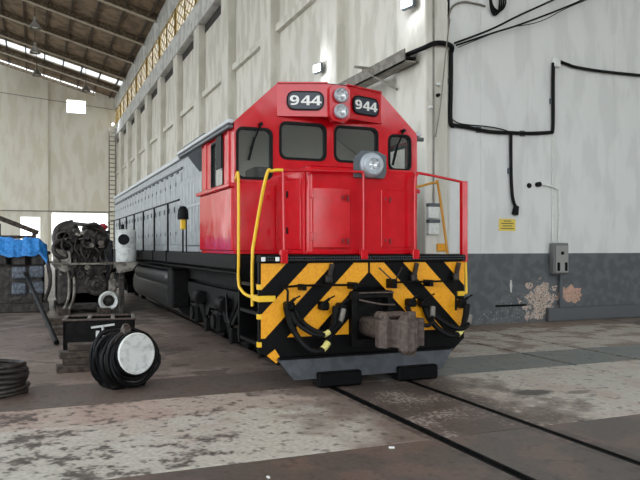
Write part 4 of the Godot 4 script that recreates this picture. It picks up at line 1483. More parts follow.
func build_wall_fittings():
	var zf := -TURN_D
	wall_lamp(Vector3(WALL_X - 0.2, 6.56, -17.0), "glowing floodlight on the pilaster above the locomotive cab")
	wall_lamp(Vector3(WALL_X - 0.2, 6.75, -12.2), "glowing floodlight on the corner column at the top of the picture")
	wall_lamp(Vector3(WALL_X - 0.5, 13.3, -66.0), "small glowing lamp at the far end of the crane beam", Vector3(-1, 0, 0.6), 0.5)
	# cable tray with bracket, running along the long wall behind the cab
	var t := thing("cable_tray", "grey steel cable tray on brackets running along the wall behind the cab", "cable tray", Vector3(WALL_X - 0.22, 5.45, -12.0))
	var b := MB.new()
	b.bb(Vector3(-0.16, 0, -5.2), Vector3(0.16, 0.03, 0.0))
	b.bb(Vector3(-0.16, 0, -5.2), Vector3(-0.13, 0.26, 0.0))
	b.bb(Vector3(0.13, 0, -5.2), Vector3(0.16, 0.26, 0.0))
	obj("channel", b, M.tray, t)
	b = MB.new()
	b.bar(Vector3(-0.30, 0.20, -1.6), Vector3(0.18, -0.35, -0.9), 0.06, 0.05)
	b.bar(Vector3(-0.45, 0.28, -1.7), Vector3(0.2, 0.28, -1.7), 0.05, 0.05)
	b.bar(Vector3(-0.25, -0.03, -3.6), Vector3(0.25, -0.03, -3.6), 0.05, 0.05)
	obj("bracket", b, M.tray, t)
	b = MB.new()
	for k in 4:
		b.tube([Vector3(-0.09 + k * 0.06, 0.06, -5.2), Vector3(-0.09 + k * 0.06, 0.09, 0.0)], 0.028, 6)
	obj("cables", b, M.rubber, t)
	# thick black cable run: one harness clipped to the wall, ending in a plug and a junction box
	t = thing("cable_run", "thick black cable run stepping across the white wall with a dangling plug", "cable", Vector3(9.0, 4.1, zf + 0.06))
	var o9 := Vector3(9.0, 4.1, zf + 0.06)
	var runs := [
		[0.052, [Vector3(7.14, 5.62, zf - 0.25), Vector3(7.28, 5.66, zf + 0.22), Vector3(7.6, 5.80, zf + 0.2), Vector3(7.95, 5.80, zf + 0.17), Vector3(8.04, 5.70, zf + 0.08)]],
		[0.045, [Vector3(8.03, 5.74, zf + 0.08), Vector3(8.04, 5.0, zf + 0.06), Vector3(8.03, 4.28, zf + 0.06), Vector3(8.12, 4.17, zf + 0.06)]],
		[0.04, [Vector3(8.05, 4.19, zf + 0.06), Vector3(8.5, 4.16, zf + 0.06), Vector3(9.0, 4.11, zf + 0.06), Vector3(9.57, 4.12, zf + 0.06), Vector3(10.1, 4.14, zf + 0.06), Vector3(10.70, 4.20, zf + 0.06)]],
		[0.014, [Vector3(8.08, 4.30, zf + 0.06), Vector3(8.3, 4.22, zf + 0.08), Vector3(8.9, 4.21, zf + 0.08), Vector3(9.3, 4.18, zf + 0.07), Vector3(9.55, 4.13, zf + 0.07)]],
		[0.036, [Vector3(9.57, 4.12, zf + 0.06), Vector3(9.57, 3.6, zf + 0.06), Vector3(9.58, 3.1, zf + 0.06), Vector3(9.62, 2.7, zf + 0.06), Vector3(9.70, 2.5, zf + 0.07)]],
		[0.04, [Vector3(10.69, 4.18, zf + 0.06), Vector3(10.72, 4.4, zf + 0.06), Vector3(10.72, 5.2, zf + 0.06), Vector3(10.73, 5.75, zf + 0.06)]],
		[0.036, [Vector3(10.90, 5.80, zf + 0.06), Vector3(11.1, 5.76, zf + 0.06), Vector3(11.5, 5.71, zf + 0.06), Vector3(12.6, 5.70, zf + 0.06), Vector3(14.5, 5.75, zf + 0.06)]]]
	for r in runs:
		var q := []
		for p in r[1]:
			q.append(p - o9)
		b = MB.new()
		b.tube(smooth(q), r[0], 8)
		obj("cable_length", b, M.rubber, t)
	b = MB.new()
	b.cyl(Vector3(9.71, 2.54, zf + 0.07) - o9, Vector3(9.66, 2.35, zf + 0.08) - o9, 0.06, 12, 0.075, 0.015)
	obj("plug", b, M.rubber, t)
	b = MB.new()
	b.bb(Vector3(10.72, 5.66, zf + 0.004) - o9, Vector3(10.90, 5.88, zf + 0.11) - o9, 0.015)
	obj("junction_box", b, M.offwhite, t)
	for p in [Vector3(8.04, 5.1, zf), Vector3(8.75, 4.14, zf), Vector3(9.9, 4.13, zf), Vector3(9.57, 3.3, zf), Vector3(10.72, 4.9, zf)]:
		b = MB.new()
		b.bb(p + Vector3(-0.06, -0.06, 0.003) - o9, p + Vector3(0.06, 0.06, 0.06) - o9, 0.01)
		obj("clip", b, M.grey_dark, t)
	# overhead cables sweeping up to the right
	var sweeps := [
		[0.024, 0.16, [Vector3(8.06, 5.86, 0), Vector3(8.96, 6.25, 0), Vector3(9.72, 6.65, 0), Vector3(10.71, 7.14, 0), Vector3(13.0, 8.3, 0)]],
		[0.022, 0.22, [Vector3(8.06, 5.80, 0), Vector3(9.0, 6.17, 0), Vector3(9.86, 6.5, 0), Vector3(11.4, 7.18, 0), Vector3(13.5, 8.2, 0)]],
		[0.010, 0.28, [Vector3(8.06, 5.74, 0), Vector3(9.26, 6.26, 0), Vector3(10.18, 6.54, 0), Vector3(11.25, 7.08, 0), Vector3(13.5, 8.0, 0)]]]
	for k in 3:
		var q := []
		for p in sweeps[k][2]:
			q.append(p + Vector3(0, 0, zf + sweeps[k][1]))
		cable("overhead_cable", ["upper thick one of three black cables sweeping up the white wall", "lower thick one of three black cables sweeping up the white wall", "thinnest of three black cables sweeping up the white wall"][k], "cable", smooth(q), sweeps[k][0], M.rubber, 6, "overhead cables")
	# coil of cable at the top
	t = thing("cable_coil", "coil of black cable hanging on the white wall at the top", "cable", Vector3(9.14, 6.9, zf + 0.07))
	for k in 4:
		b = MB.new()
		var pts := []
		for i in 20:
			var an := TAU * i / 20
			pts.append(Vector3(cos(an) * (0.13 + 0.02 * k) + 0.02 * k, sin(an) * (0.34 - 0.03 * k) + 0.04, 0.015 * k))
		b.tube(pts, 0.018, 6, true)
		obj("loop", b, M.rubber, t)
	b = MB.new()
	b.bb(Vector3(-0.03, 0.25, -0.07), Vector3(0.03, 0.32, 0.06))
	obj("hook", b, M.tray, t)
	cable("cable_wire", "grey wire drooping from the corner column to the cable coil", "cable", smooth([Vector3(7.97, 6.1, zf + 0.03), Vector3(8.03, 6.55, zf + 0.03), Vector3(8.3, 6.78, zf + 0.03), Vector3(8.7, 6.80, zf + 0.03), Vector3(8.92, 6.78, zf + 0.03)]), 0.022, M.tray, 6)
	cable("cable_wire", "thin wire hanging down the corner column", "cable", smooth([Vector3(7.86, 6.3, zf + 0.29), Vector3(7.76, 5.6, zf + 0.29), Vector3(7.7, 4.6, zf + 0.20), Vector3(7.62, 3.9, zf + 0.13)]), 0.012, M.tray, 6)
	cable("wall_pipe", "thin conduit running down the corner column into the two small boxes", "pipe", [Vector3(7.58, 2.5, zf + 0.12), Vector3(7.58, 7.5, zf + 0.12)], 0.018, M.tray, 6)
	for k in 2:
		t = thing("switch_box", ["upper small grey switch box on the corner column", "lower small grey switch box on the corner column"][k], "switch box", Vector3(7.55, [2.23, 1.9][k], zf + 0.1), "switch boxes on the corner column")
		b = MB.new()
		b.bb(Vector3(-0.13, 0, 0), Vector3(0.13, 0.29, 0.09), 0.015)
		obj("box_body", b, M.offwhite, t)
		b = MB.new()
		b.bb(Vector3(-0.14, 0.24, -0.0), Vector3(0.14, 0.31, 0.11), 0.01)
		obj("lid", b, M.grey_dark, t)
	# pegs and clips
	for e in [[Vector3(7.68, 4.76, zf + 0.14), "black round cable insulator on the corner column"], [Vector3(7.50, 4.5, zf + 0.14), "lower white round cable insulator on the corner column"], [Vector3(7.68, 4.98, zf + 0.14), "upper white round cable insulator on the corner column"]]:
		var p: Vector3 = e[0]
		b = MB.new()
		b.cyl(p + Vector3(0, 0, -0.04), p + Vector3(0, 0, 0.05), 0.04, 10, 0.03, 0.008)
		tag(obj("wall_insulator", b, M.rubber if p.y < 4.8 and p.y > 4.7 else M.offwhite), e[1], "insulator", "insulators on the corner column")
	# pipes and electrical box on the right
	cable("wall_pipe", "thin pale pipe running down the wall to the electrical box", "pipe", [Vector3(10.74, 4.1, zf + 0.03), Vector3(10.74, 1.76, zf + 0.03)], 0.02, M.offwhite, 6)
	t = thing("bent_pipe", "pale pipe bending off a wall socket down to the electrical box", "pipe", Vector3(10.3, 1.7, zf + 0.04))
	b = MB.new()
	b.tube(smooth([Vector3(0.05, 1.33, 0), Vector3(0.3, 1.31, 0.02), Vector3(0.52, 1.24, 0.02), Vector3(0.60, 1.12, 0.0), Vector3(0.60, 0.06, 0)]), 0.02, 8)
	obj("pipe_run", b, M.offwhite, t)
	b = MB.new()
	b.cyl(Vector3(0.02, 1.33, -0.03), Vector3(0.02, 1.33, 0.06), 0.055, 12)
	obj("socket", b, M.rubber, t)
	b = MB.new()
	b.cyl(Vector3(10.1, 3.0, zf), Vector3(10.1, 3.0, zf + 0.05), 0.06, 14, 0.05, 0.01)
	tag(obj("wall_plug", b, M.rubber), "small black round plug in the white wall", "plug")
	t = thing("electrical_box", "grey metal electrical box with two slots on the right of the wall", "electrical box", Vector3(10.85, 1.05, zf + 0.02))
	b = MB.new()
	b.bb(Vector3(-0.21, 0, 0), Vector3(0.21, 0.69, 0.16), 0.02)
	obj("case", b, mat(c8(110, 112, 110), 0.5), t)
	b = MB.new()
	b.bb(Vector3(-0.17, 0.03, 0.16), Vector3(0.18, 0.63, 0.185), 0.01)
	obj("cover", b, mat(c8(150, 150, 146), 0.5), t)
	for p in [[-0.14, 0.07, -0.07, 0.26], [0.07, 0.07, 0.14, 0.26]]:
		b = MB.new()
		b.plate(rrect(p[0], p[1], p[2], p[3], 0.02), [], 0.02, Transform3D(Basis(), Vector3(0, 0, 0.195)))
		obj("slot", b, M.black, t)
	b = MB.new()
	b.bb(Vector3(-0.04, 0.43, 0.18), Vector3(0.04, 0.50, 0.205), 0.01)
	obj("knob", b, M.black, t)
	cable("wall_pipe", "dark pipe below the electrical box", "pipe", [Vector3(10.92, 0.31, zf + 0.08), Vector3(10.92, 1.04, zf + 0.08)], 0.04, M.grey_dark, 8)
	# yellow notice
	t = thing("wall_sign", "small yellow notice with lines of print below the hanging plug", "sign", Vector3(9.515, 2.0, zf + 0.002))
	b = MB.new()
	b.bb(Vector3(-0.22, 0, 0), Vector3(0.22, 0.26, 0.01), 0.002)
	obj("sign_plate", b, M.sign, t)
	for k in 4:
		b = MB.new()
		var w: float = [0.17, 0.13, 0.16, 0.10][k]
		b.bb(Vector3(-w, 0.045 + k * 0.053, 0.01), Vector3(w, 0.062 + k * 0.053, 0.012))
		obj("print_line", b, M.ink, t)
	b = MB.new()
	b.bb(Vector3(9.2, 0.36, zf), Vector3(10.02, 0.40, zf + 0.03), 0.004)  # black strip drawn for the darkness of a slot in the dado
	tag(obj("slot_bar", b, M.black), "thin black bar standing in for a dark slot low in the dark grey dado", "bar")
	b = MB.new()
	b.bb(Vector3(7.66, 1.56, zf + 0.1), Vector3(7.9, 1.72, zf + 0.14), 0.01)
	tag(obj("yellow_block", b, M.yellow), "small yellow block on the corner column beside the handrail", "block")
	# ladder in the far corner
	t = thing("wall_ladder", "caged ladder climbing the far corner of the hall", "ladder", Vector3(WALL_X - 0.5, 0, -66.5))
	b = MB.new()
	b.bb(Vector3(-0.35, 0, -0.05), Vector3(-0.25, 13.0, 0.05))
	b.bb(Vector3(0.25, 0, -0.05), Vector3(0.35, 13.0, 0.05))
	obj("stile", b, M.tray, t)
	for k in 30:
		b = MB.new()
		b.bb(Vector3(-0.3, 0.4 + k * 0.42, -0.03), Vector3(0.3, 0.48 + k * 0.42, 0.03))
		obj("rung", b, M.tray, t)
	# pendant lamps under the roof
	var spots := [[0.15, 62.0, 1.9, "nearest of two pendant lamps before the far end wall, on the left"], [4.2, 62.5, 1.7, "pendant lamp before the far end wall, nearest the crane beam"], [0.0, 51.5, 1.1, "pendant lamp high under the roof at the left edge"], [0.0, 56.5, 1.5, "pendant lamp under the roof at the left, second from the end wall"]]
	for s in spots:
		var y: float = roof_y(s[0]) - s[2]
		t = thing("pendant_lamp", s[3], "lamp", Vector3(s[0], y, -s[1]), "pendant lamps under the roof")
		b = MB.new()
		b.lathe([Vector2(0.42, -0.45), Vector2(0.36, -0.25), Vector2(0.12, 0.1), Vector2(0.1, 0.4), Vector2(0, 0.42)], 16, Transform3D())
		obj("lamp_shade", b, M.tray, t)
		b = MB.new()
		b.tube([Vector3(0, 0.4, 0), Vector3(0, float(s[2]), 0)], 0.03, 6)
		obj("cord", b, M.purlin, t)
		b = MB.new()
		b.lathe([Vector2(0, -0.42), Vector2(0.2, -0.35), Vector2(0.2, -0.1), Vector2(0, 0.0)], 12, Transform3D())
		obj("bulb", b, M.white, t)

# ---------- things on the floor at the left ----------
func build_shop_floor():
	diesel_engine()
	canister()
	second_engine()
	cable_drum()
	crate_and_timber()

func diesel_engine():
	var t := thing("diesel_engine", "large greasy black diesel engine block standing on timbers", "engine", Vector3(1.1, 0.0, -17.5))
	var b := MB.new()
	b.cbox(Vector3(0, 0.75, -1.5), Vector3(1.15, 1.1, 2.8), 0.06)
	b.cbox(Vector3(0.05, 0.30, -1.5), Vector3(0.85, 0.5, 2.8), 0.05)
	obj("crankcase", b, M.grease, t)
	b = MB.new()
	b.cbox(Vector3(0, 1.55, -1.6), Vector3(1.1, 0.75, 2.6), 0.08)
	b.cbox(Vector3(-0.30, 1.90, -1.5), Vector3(0.62, 0.55, 2.6), 0.12, Basis(Vector3.BACK, 0.45))
	b.cbox(Vector3(0.36, 1.85, -1.5), Vector3(0.62, 0.5, 2.6), 0.12, Basis(Vector3.BACK, -0.45))
	obj("cylinder_banks", b, M.grease, t)
	for k in 6:
		for s in [-1.0, 1.0]:
			b = MB.new()
			b.cbox(Vector3(s * 0.33, 2.14 - 0.02 * (k % 2), -0.4 - k * 0.42), Vector3(0.42, 0.16, 0.34), 0.05, Basis(Vector3.BACK, -s * 0.35))
			b.cyl(Vector3(s * 0.30, 2.16, -0.4 - k * 0.42), Vector3(s * 0.33, 2.28, -0.4 - k * 0.42), 0.06, 10)
			obj("rocker_cover", b, M.grease, t)
	# end face: two round ports, gear cover, small flange
	for p in [[-0.44, 1.87, 0.19, 0.14, -0.02], [0.12, 1.77, 0.17, 0.10, 0.0], [-0.05, 0.97, 0.11, 0.06, 0.0]]:
		b = MB.new()
		var xf := Transform3D(Basis(Vector3.RIGHT, PI / 2), Vector3(p[0], p[1], -0.25))
		b.lathe([Vector2(p[2], 0), Vector2(p[2], 0.24), Vector2(p[2] - 0.02, 0.26), Vector2(p[3], 0.26), Vector2(p[3], 0.05), Vector2(0, 0.05)], 24, xf)
		var port := obj("port", b, M.grease, t)
		b = MB.new()
		for k in 8:
			var an := TAU * k / 8
			var c := xf * Vector3(cos(an) * (p[2] + p[3]) * 0.5, 0.26, sin(an) * (p[2] + p[3]) * 0.5)
			b.cyl(c, c + Vector3(0, 0, 0.02), 0.014, 6)
		obj("bolts", b, M.steel, port)
	b = MB.new()
	var gx := Transform3D(Basis(Vector3.RIGHT, PI / 2), Vector3(0.33, 0.71, -0.12))
	b.lathe([Vector2(0.28, 0), Vector2(0.28, 0.12), Vector2(0.24, 0.14), Vector2(0.24, 0.10), Vector2(0.15, 0.10), Vector2(0.14, 0.16), Vector2(0.07, 0.18), Vector2(0.05, 0.24), Vector2(0, 0.24)], 28, gx)
	obj("gear_cover", b, M.grease, t)
	b = MB.new()
	for k in 12:
		var an := TAU * k / 12
		var c := gx * Vector3(cos(an) * 0.195, 0.10, sin(an) * 0.195)
		b.cyl(c, c + Vector3(0, 0, 0.025), 0.016, 6)
	obj("bolts", b, M.steel, t)
	# pale housing at the lower left, tapering to a foot
	b = MB.new()
	b.plate([Vector2(-0.70, 1.62), Vector2(-0.30, 1.55), Vector2(-0.26, 1.12), Vector2(-0.40, 1.02), Vector2(-0.68, 1.16)], [], 0.35, Transform3D(Basis(), Vector3(0, 0, 0.10)))
	obj("turbo_housing", b, M.grease_light, t)
	b = MB.new()
	b.torus(Vector3(-0.46, 1.60, 0.02), Vector3(0.2, 0.2, 1), 0.22, 0.06, 24, 8)
	obj("turbo_scroll", b, M.grease, t)
	# white body and ring at the lower right
	b = MB.new()
	b.cbox(Vector3(0.72, 0.68, -0.05), Vector3(0.20, 0.34, 0.24), 0.04)
	b.cyl(Vector3(0.72, 0.84, -0.05), Vector3(0.72, 1.0, -0.05), 0.06, 12)
	b.cyl(Vector3(0.76, 0.70, 0.05), Vector3(0.90, 0.70, 0.05), 0.05, 10)
	obj("pump_body", b, M.grease_light, t)
	b = MB.new()
	var rx := Transform3D(Basis(Vector3.RIGHT, PI / 2), Vector3(0.62, 0.30, 0.02))
	b.lathe([Vector2(0.24, -0.1), Vector2(0.25, 0.08), Vector2(0.21, 0.14), Vector2(0.15, 0.10), Vector2(0.14, 0.0)], 28, rx)
	var ring := obj("pump_ring", b, M.offwhite, t)
	b = MB.new()
	b.lathe([Vector2(0.14, 0.0), Vector2(0.09, 0.02), Vector2(0.08, 0.09), Vector2(0.03, 0.10), Vector2(0, 0.10)], 20, rx)
	obj("pump_hub", b, M.grease, ring)
	# pipes in front
	for p in [[-0.34, 0.05], [-0.22, 0.08]]:
		b = MB.new()
		b.tube(smooth([Vector3(p[0] - 0.1, 0.12, p[1]), Vector3(p[0], 0.4, p[1] + 0.04), Vector3(p[0] + 0.02, 0.8, p[1]), Vector3(p[0] - 0.02, 1.15, p[1] - 0.06)]), 0.035, 8)
		obj("pipe", b, M.grease_light, t)
	for k in 9:
		var x := -0.6 + k * 0.15
		b = MB.new()
		var y0 := 1.05 + 0.25 * sin(k * 2.3)
		b.tube(smooth([Vector3(x, y0, -0.05), Vector3(x + 0.08, y0 + 0.2, 0.10), Vector3(x - 0.04, y0 + 0.45, 0.06), Vector3(x + 0.06, y0 + 0.75, -0.1)]), 0.025 + 0.01 * (k % 3), 6)
		obj("pipe", b, M.grease, t)
	for k in 7:
		b = MB.new()
		b.cbox(Vector3(-0.5 + k * 0.16, 1.28 + 0.05 * (k % 2), 0.0), Vector3(0.12, 0.10 + 0.04 * (k % 3), 0.14), 0.02)
		obj("bracket", b, M.grease, t)
	b = MB.new()
	b.tube(smooth([Vector3(-0.60, 1.6, -0.2), Vector3(-0.62, 1.95, -0.3), Vector3(-0.5, 2.16, -0.35), Vector3(-0.2, 2.26, -0.4)]), 0.09, 8)
	b.tube(smooth([Vector3(-0.2, 2.24, -0.3), Vector3(0.1, 2.20, -0.1), Vector3(0.4, 2.18, -0.2), Vector3(0.6, 1.9, -0.3)]), 0.05, 8)
	obj("manifold", b, M.grease, t)
	for k in 34:
		b = MB.new()
		var p := Vector3(rng.randf_range(-0.55, 0.55), rng.randf_range(0.95, 2.1), rng.randf_range(-0.22, 0.0))
		var s := Vector3(rng.randf_range(0.05, 0.16), rng.randf_range(0.04, 0.14), rng.randf_range(0.16, 0.3))
		if k % 3 == 0:
			b.cyl(p, p + Vector3(0, 0, s.z), s.x * 0.5, 10, -1.0, 0.008)
		else:
			b.cbox(p, s, 0.012, Basis(Vector3.BACK, rng.randf_range(-0.4, 0.4)))
		obj("fitting", b, [M.grease, M.grease, M.dark_steel, M.grease_light][k % 4] if k % 8 else M.steel, t)
	b = MB.new()
	b.bb(Vector3(-0.72, 1.21, -2.6), Vector3(0.74, 1.26, 0.16), 0.01)
	obj("flange_plate", b, M.grease_light, t)
	# skids
	for x in [-0.45, 0.5]:
		b = MB.new()
		b.bb(Vector3(x - 0.15, 0.0, -2.9), Vector3(x + 0.15, 0.14, 0.35), 0.01)
		obj("skid", b, M.wood, t)

func canister():
	var t := thing("filter_canister", "pale grey upright canister with a round black port on a bracket stand", "canister", Vector3(2.065, 0.0, -16.8))
	var b := MB.new()
	b.lathe([Vector2(0, 1.29), Vector2(0.235, 1.29), Vector2(0.245, 1.31), Vector2(0.245, 2.02), Vector2(0.225, 2.06), Vector2(0.1, 2.08), Vector2(0, 2.08)], 32, Transform3D())
	obj("canister_body", b, M.canister, t)
	b = MB.new()
	var xf := Transform3D(Basis(Vector3.UP, -0.35) * Basis(Vector3.RIGHT, PI / 2), Vector3(0.0, 1.83, 0.0))
	b.lathe([Vector2(0.13, 0.18), Vector2(0.13, 0.262), Vector2(0.115, 0.27), Vector2(0.105, 0.25), Vector2(0.10, 0.245), Vector2(0, 0.245)], 24, xf)
	var p := obj("port", b, M.black, t)
	b = MB.new()
	b.bb(Vector3(-0.12, 2.06, -0.05), Vector3(-0.04, 2.2, 0.03), 0.015)
	obj("fitting", b, M.rubber, t)
	b = MB.new()
	b.plate([Vector2(-0.26, 1.29), Vector2(0.26, 1.29), Vector2(0.12, 1.08), Vector2(-0.18, 1.02)], [], 0.4, Transform3D(Basis(), Vector3(0, 0, 0.2)))
	obj("bracket", b, M.grease_light, t)
	b = MB.new()
	b.bb(Vector3(-0.17, 0.0, -0.1), Vector3(-0.05, 1.1, 0.1), 0.01)
	b.bb(Vector3(-0.24, 0.0, -0.2), Vector3(0.1, 0.05, 0.2), 0.01)
	obj("stand", b, M.grease, t)
	# dark cabinet and red pump behind
	t = thing("tool_cabinet", "dark steel cabinet half hidden behind the grey canister", "cabinet", Vector3(1.98, 0, -21.6))
	b = MB.new()
	b.bb(Vector3(-0.24, 0, -0.5), Vector3(0.28, 1.86, 0), 0.03)
	obj("cabinet_body", b, mat(c8(44, 46, 52), 0.5), t)
	b = MB.new()
	b.bb(Vector3(-0.2, 0.1, 0), Vector3(0.24, 1.78, 0.015), 0.006)
	obj("door", b, mat(c8(52, 54, 60), 0.45), t)
	t = thing("red_pump", "small red pump standing on the dark cabinet", "pump", Vector3(1.97, 1.86, -21.8))
	b = MB.new()
	b.lathe([Vector2(0, 0), Vector2(0.17, 0), Vector2(0.17, 0.06), Vector2(0.10, 0.10), Vector2(0.10, 0.34), Vector2(0.15, 0.38), Vector2(0.15, 0.46), Vector2(0.05, 0.52), Vector2(0, 0.52)], 20, Transform3D())
	obj("pump_body", b, mat(c8(168, 34, 44), 0.45), t)
	b = MB.new()
	b.cyl(Vector3(-0.24, 0.26, 0), Vector3(0.22, 0.26, 0), 0.05, 12)
	obj("flange", b, M.grease, t)

func second_engine():
	var t := thing("engine_block", "dismantled engine with blue grey covers at the left edge", "engine", Vector3(-0.12, 0, -18.4))
	var b := MB.new()
	b.cbox(Vector3(-0.4, 0.65, -1.0), Vector3(1.5, 1.1, 2.0), 0.07)
	b.cbox(Vector3(-0.4, 0.12, -1.0), Vector3(1.7, 0.24, 2.2), 0.02)
	b.cbox(Vector3(-0.4, 1.35, -1.3), Vector3(1.4, 0.6, 1.2), 0.05)
	obj("block", b, M.grease, t)
	for p in [[0.16, 1.02], [0.16, 0.62], [-0.25, 1.0], [-0.25, 0.6]]:
		b = MB.new()
		b.cbox(Vector3(p[0], p[1], 0.04), Vector3(0.34, 0.3, 0.12), 0.03)
		b.cyl(Vector3(p[0], p[1], 0.09), Vector3(p[0], p[1], 0.14), 0.08, 14)
		obj("inspection_cover", b, M.blue_grey, t)
	b = MB.new()
	b.tube(smooth([Vector3(0.35, 0.3, 0.05), Vector3(0.48, 0.7, 0.1), Vector3(0.44, 1.15, 0.0), Vector3(0.40, 1.45, -0.1), Vector3(0.46, 1.5, -0.3)]), 0.05, 8)
	b.tube(smooth([Vector3(0.42, 0.5, 0.1), Vector3(0.5, 0.9, 0.15), Vector3(0.42, 1.3, 0.1)]), 0.03, 8)
	obj("pipe", b, M.grease, t)
	for k in 3:
		b = MB.new()
		b.cbox(Vector3(-0.7 + k * 0.45, 1.42, -0.5), Vector3(0.36, 0.52, 0.8), 0.05)
		obj("head", b, M.grease, t)
	# blue tarpaulin lying over it
	b = MB.new()
	var N := 14
	var g := []
	var f := FastNoiseLite.new()
	f.seed = 5
	f.frequency = 1.6
	for i in N + 1:
		var row := []
		for j in N + 1:
			var u := float(i) / N
			var v := float(j) / N
			var x := -1.0 + 1.42 * u
			var z := -0.9 + 1.0 * v
			var y := 1.72 + 0.16 * f.get_noise_2d(x * 1.5, z * 1.5) + 0.10 * sin(u * 7.0 + v * 2.0) * 0.5
			y -= 0.42 * smoothstep(0.72, 1.0, v) + 0.22 * smoothstep(0.85, 1.0, u)
			if v > 0.9:
				z = 0.06 + 0.02 * sin(u * 20)
			row.append(Vector3(x, y, z))
		g.append(row)
	for i in N:
		for j in N:
			for q in [[g[i][j], g[i + 1][j], g[i + 1][j + 1]], [g[i][j], g[i + 1][j + 1], g[i][j + 1]]]:
				var n: Vector3 = (q[1] - q[0]).cross(q[2] - q[0]).normalized()
				if n.y < 0:
					n = -n
				b.tri(q[0], q[1], q[2], n)
				b.tri(q[0] - n * 0.01, q[1] - n * 0.01, q[2] - n * 0.01, -n)
	var tarp := obj("blue_tarpaulin", b, M.blue)
	tarp.position = Vector3(-0.12, 0.13, -18.4)
	tag(tarp, "bright blue tarpaulin draped over the engine at the left edge", "tarpaulin")
	# dark steel frame standing behind
	t = thing("timber_gantry", "dark brown gantry of posts and beams standing behind the blue tarpaulin", "gantry", Vector3(-0.5, 0, -22.0))
	b = MB.new()
	b.bb(Vector3(-0.6, 0, -0.1), Vector3(-0.45, 2.35, 0.1), 0.01)
	b.bb(Vector3(0.42, 0, -0.1), Vector3(0.54, 2.1, 0.1), 0.01)
	obj("post", b, M.wood, t)
	b = MB.new()
	b.bar(Vector3(-0.7, 2.6, 0), Vector3(0.6, 2.08, 0), 0.14, 0.14)
	b.bar(Vector3(-0.5, 1.95, 0), Vector3(0.5, 1.95, 0), 0.1, 0.1)
	obj("beam", b, M.wood, t)
	# long leaning pipe
	b = MB.new()
	b.tube([Vector3(0.34, 0.045, -12.0), Vector3(-0.22, 0.98, -18.22)], 0.045, 10)
	tag(obj("steel_pipe", b, M.dark_steel), "long dark pipe leaning from the floor onto the left engine", "pipe")

func cable_drum():
	# white drum on its side, its end turned to the camera, black cable wound round it
	var t := thing("cable_drum", "white drum lying on its side with black cable wound round it", "drum", Vector3(0.92, 0.0, -8.1), "", 0.40)
	var xf := Transform3D(Basis(Vector3.RIGHT, PI / 2 - 0.10), Vector3(0.10, 0.40, 0.05))
	var b := MB.new()
	b.lathe([Vector2(0, -0.38), Vector2(0.21, -0.38), Vector2(0.22, -0.36), Vector2(0.22, 0.12), Vector2(0.24, 0.13), Vector2(0.24, 0.17), Vector2(0.23, 0.18)], 36, xf)
	obj("barrel", b, M.offwhite, t)
	b = MB.new()
	b.lathe([Vector2(0.23, 0.18), Vector2(0.215, 0.182), Vector2(0.21, 0.175), Vector2(0, 0.177)], 36, xf)
	obj("end_disc", b, M.canister, t)
	b = MB.new()
	b.lathe([Vector2(0.235, 0.10), Vector2(0.255, 0.10), Vector2(0.255, 0.155), Vector2(0.24, 0.16)], 36, xf)
	obj("rim", b, M.rubber, t)
	for layer in 3:
		for k in 9:
			b = MB.new()
			var pts := []
			var off := -0.32 + k * 0.05 + layer * 0.02
			var R := 0.246 + layer * 0.034 + 0.014 * sin(k * 2.1)
			var drop := 0.022 * layer + 0.02
			for i in 26:
				var an := TAU * i / 26
				var w := 0.03 * sin(an * 2.0 + k * 1.7 + layer) + 0.016 * sin(an * 5.0 + k)
				var p := xf * Vector3(cos(an) * (R + w * 0.4), off + w, sin(an) * (R + w * 0.4))
				p.y = maxf(p.y - drop, 0.024)
				pts.append(p)
			b.tube(pts, 0.019, 6, true)
			obj("cable_turn", b, M.rubber if (k + layer) % 4 else M.grease, t)
	# slack turns sagging to the floor
	for k in 8:
		b = MB.new()
		var pts := []
		for i in 26:
			var an := TAU * i / 26
			var low := 0.5 - 0.5 * sin(an)
			var p := Vector3(0.08 + cos(an) * (0.30 + 0.02 * (k % 3)), 0.36 + sin(an) * 0.33, -0.26 + k * 0.045 + 0.04 * sin(an * 2.0 + k))
			p.x += 0.03 * sin(an * 3.0 + k * 2.0)
			p.y = maxf(p.y - 0.06 * low, 0.022)
			if p.y > 0.62:
				p.y = 0.62 + (p.y - 0.62) * 0.4
			pts.append(p)
		b.tube(pts, 0.02, 6, true)
		obj("cable_turn", b, M.rubber, t)
	b = MB.new()
	b.bb(Vector3(-0.14, 0.0, -0.24), Vector3(0.32, 0.14, 0.10), 0.03)
	obj("cradle", b, M.dark_steel, t)
	b = MB.new()
	b.cbox(Vector3(0.05, 0.66, 0.06), Vector3(0.11, 0.11, 0.08), 0.015)
	b.tube(smooth([Vector3(0.01, 0.69, 0.05), Vector3(0.03, 0.735, 0.05), Vector3(0.08, 0.735, 0.05), Vector3(0.10, 0.68, 0.05)]), 0.014, 6)
	obj("shackle", b, M.steel, t)
	b = MB.new()
	b.tube(smooth([Vector3(0.08, 0.70, 0.04), Vector3(0.24, 0.64, 0.12), Vector3(0.35, 0.52, 0.14), Vector3(0.36, 0.40, 0.12)]), 0.016, 6)
	obj("strap", b, M.rubber, t)

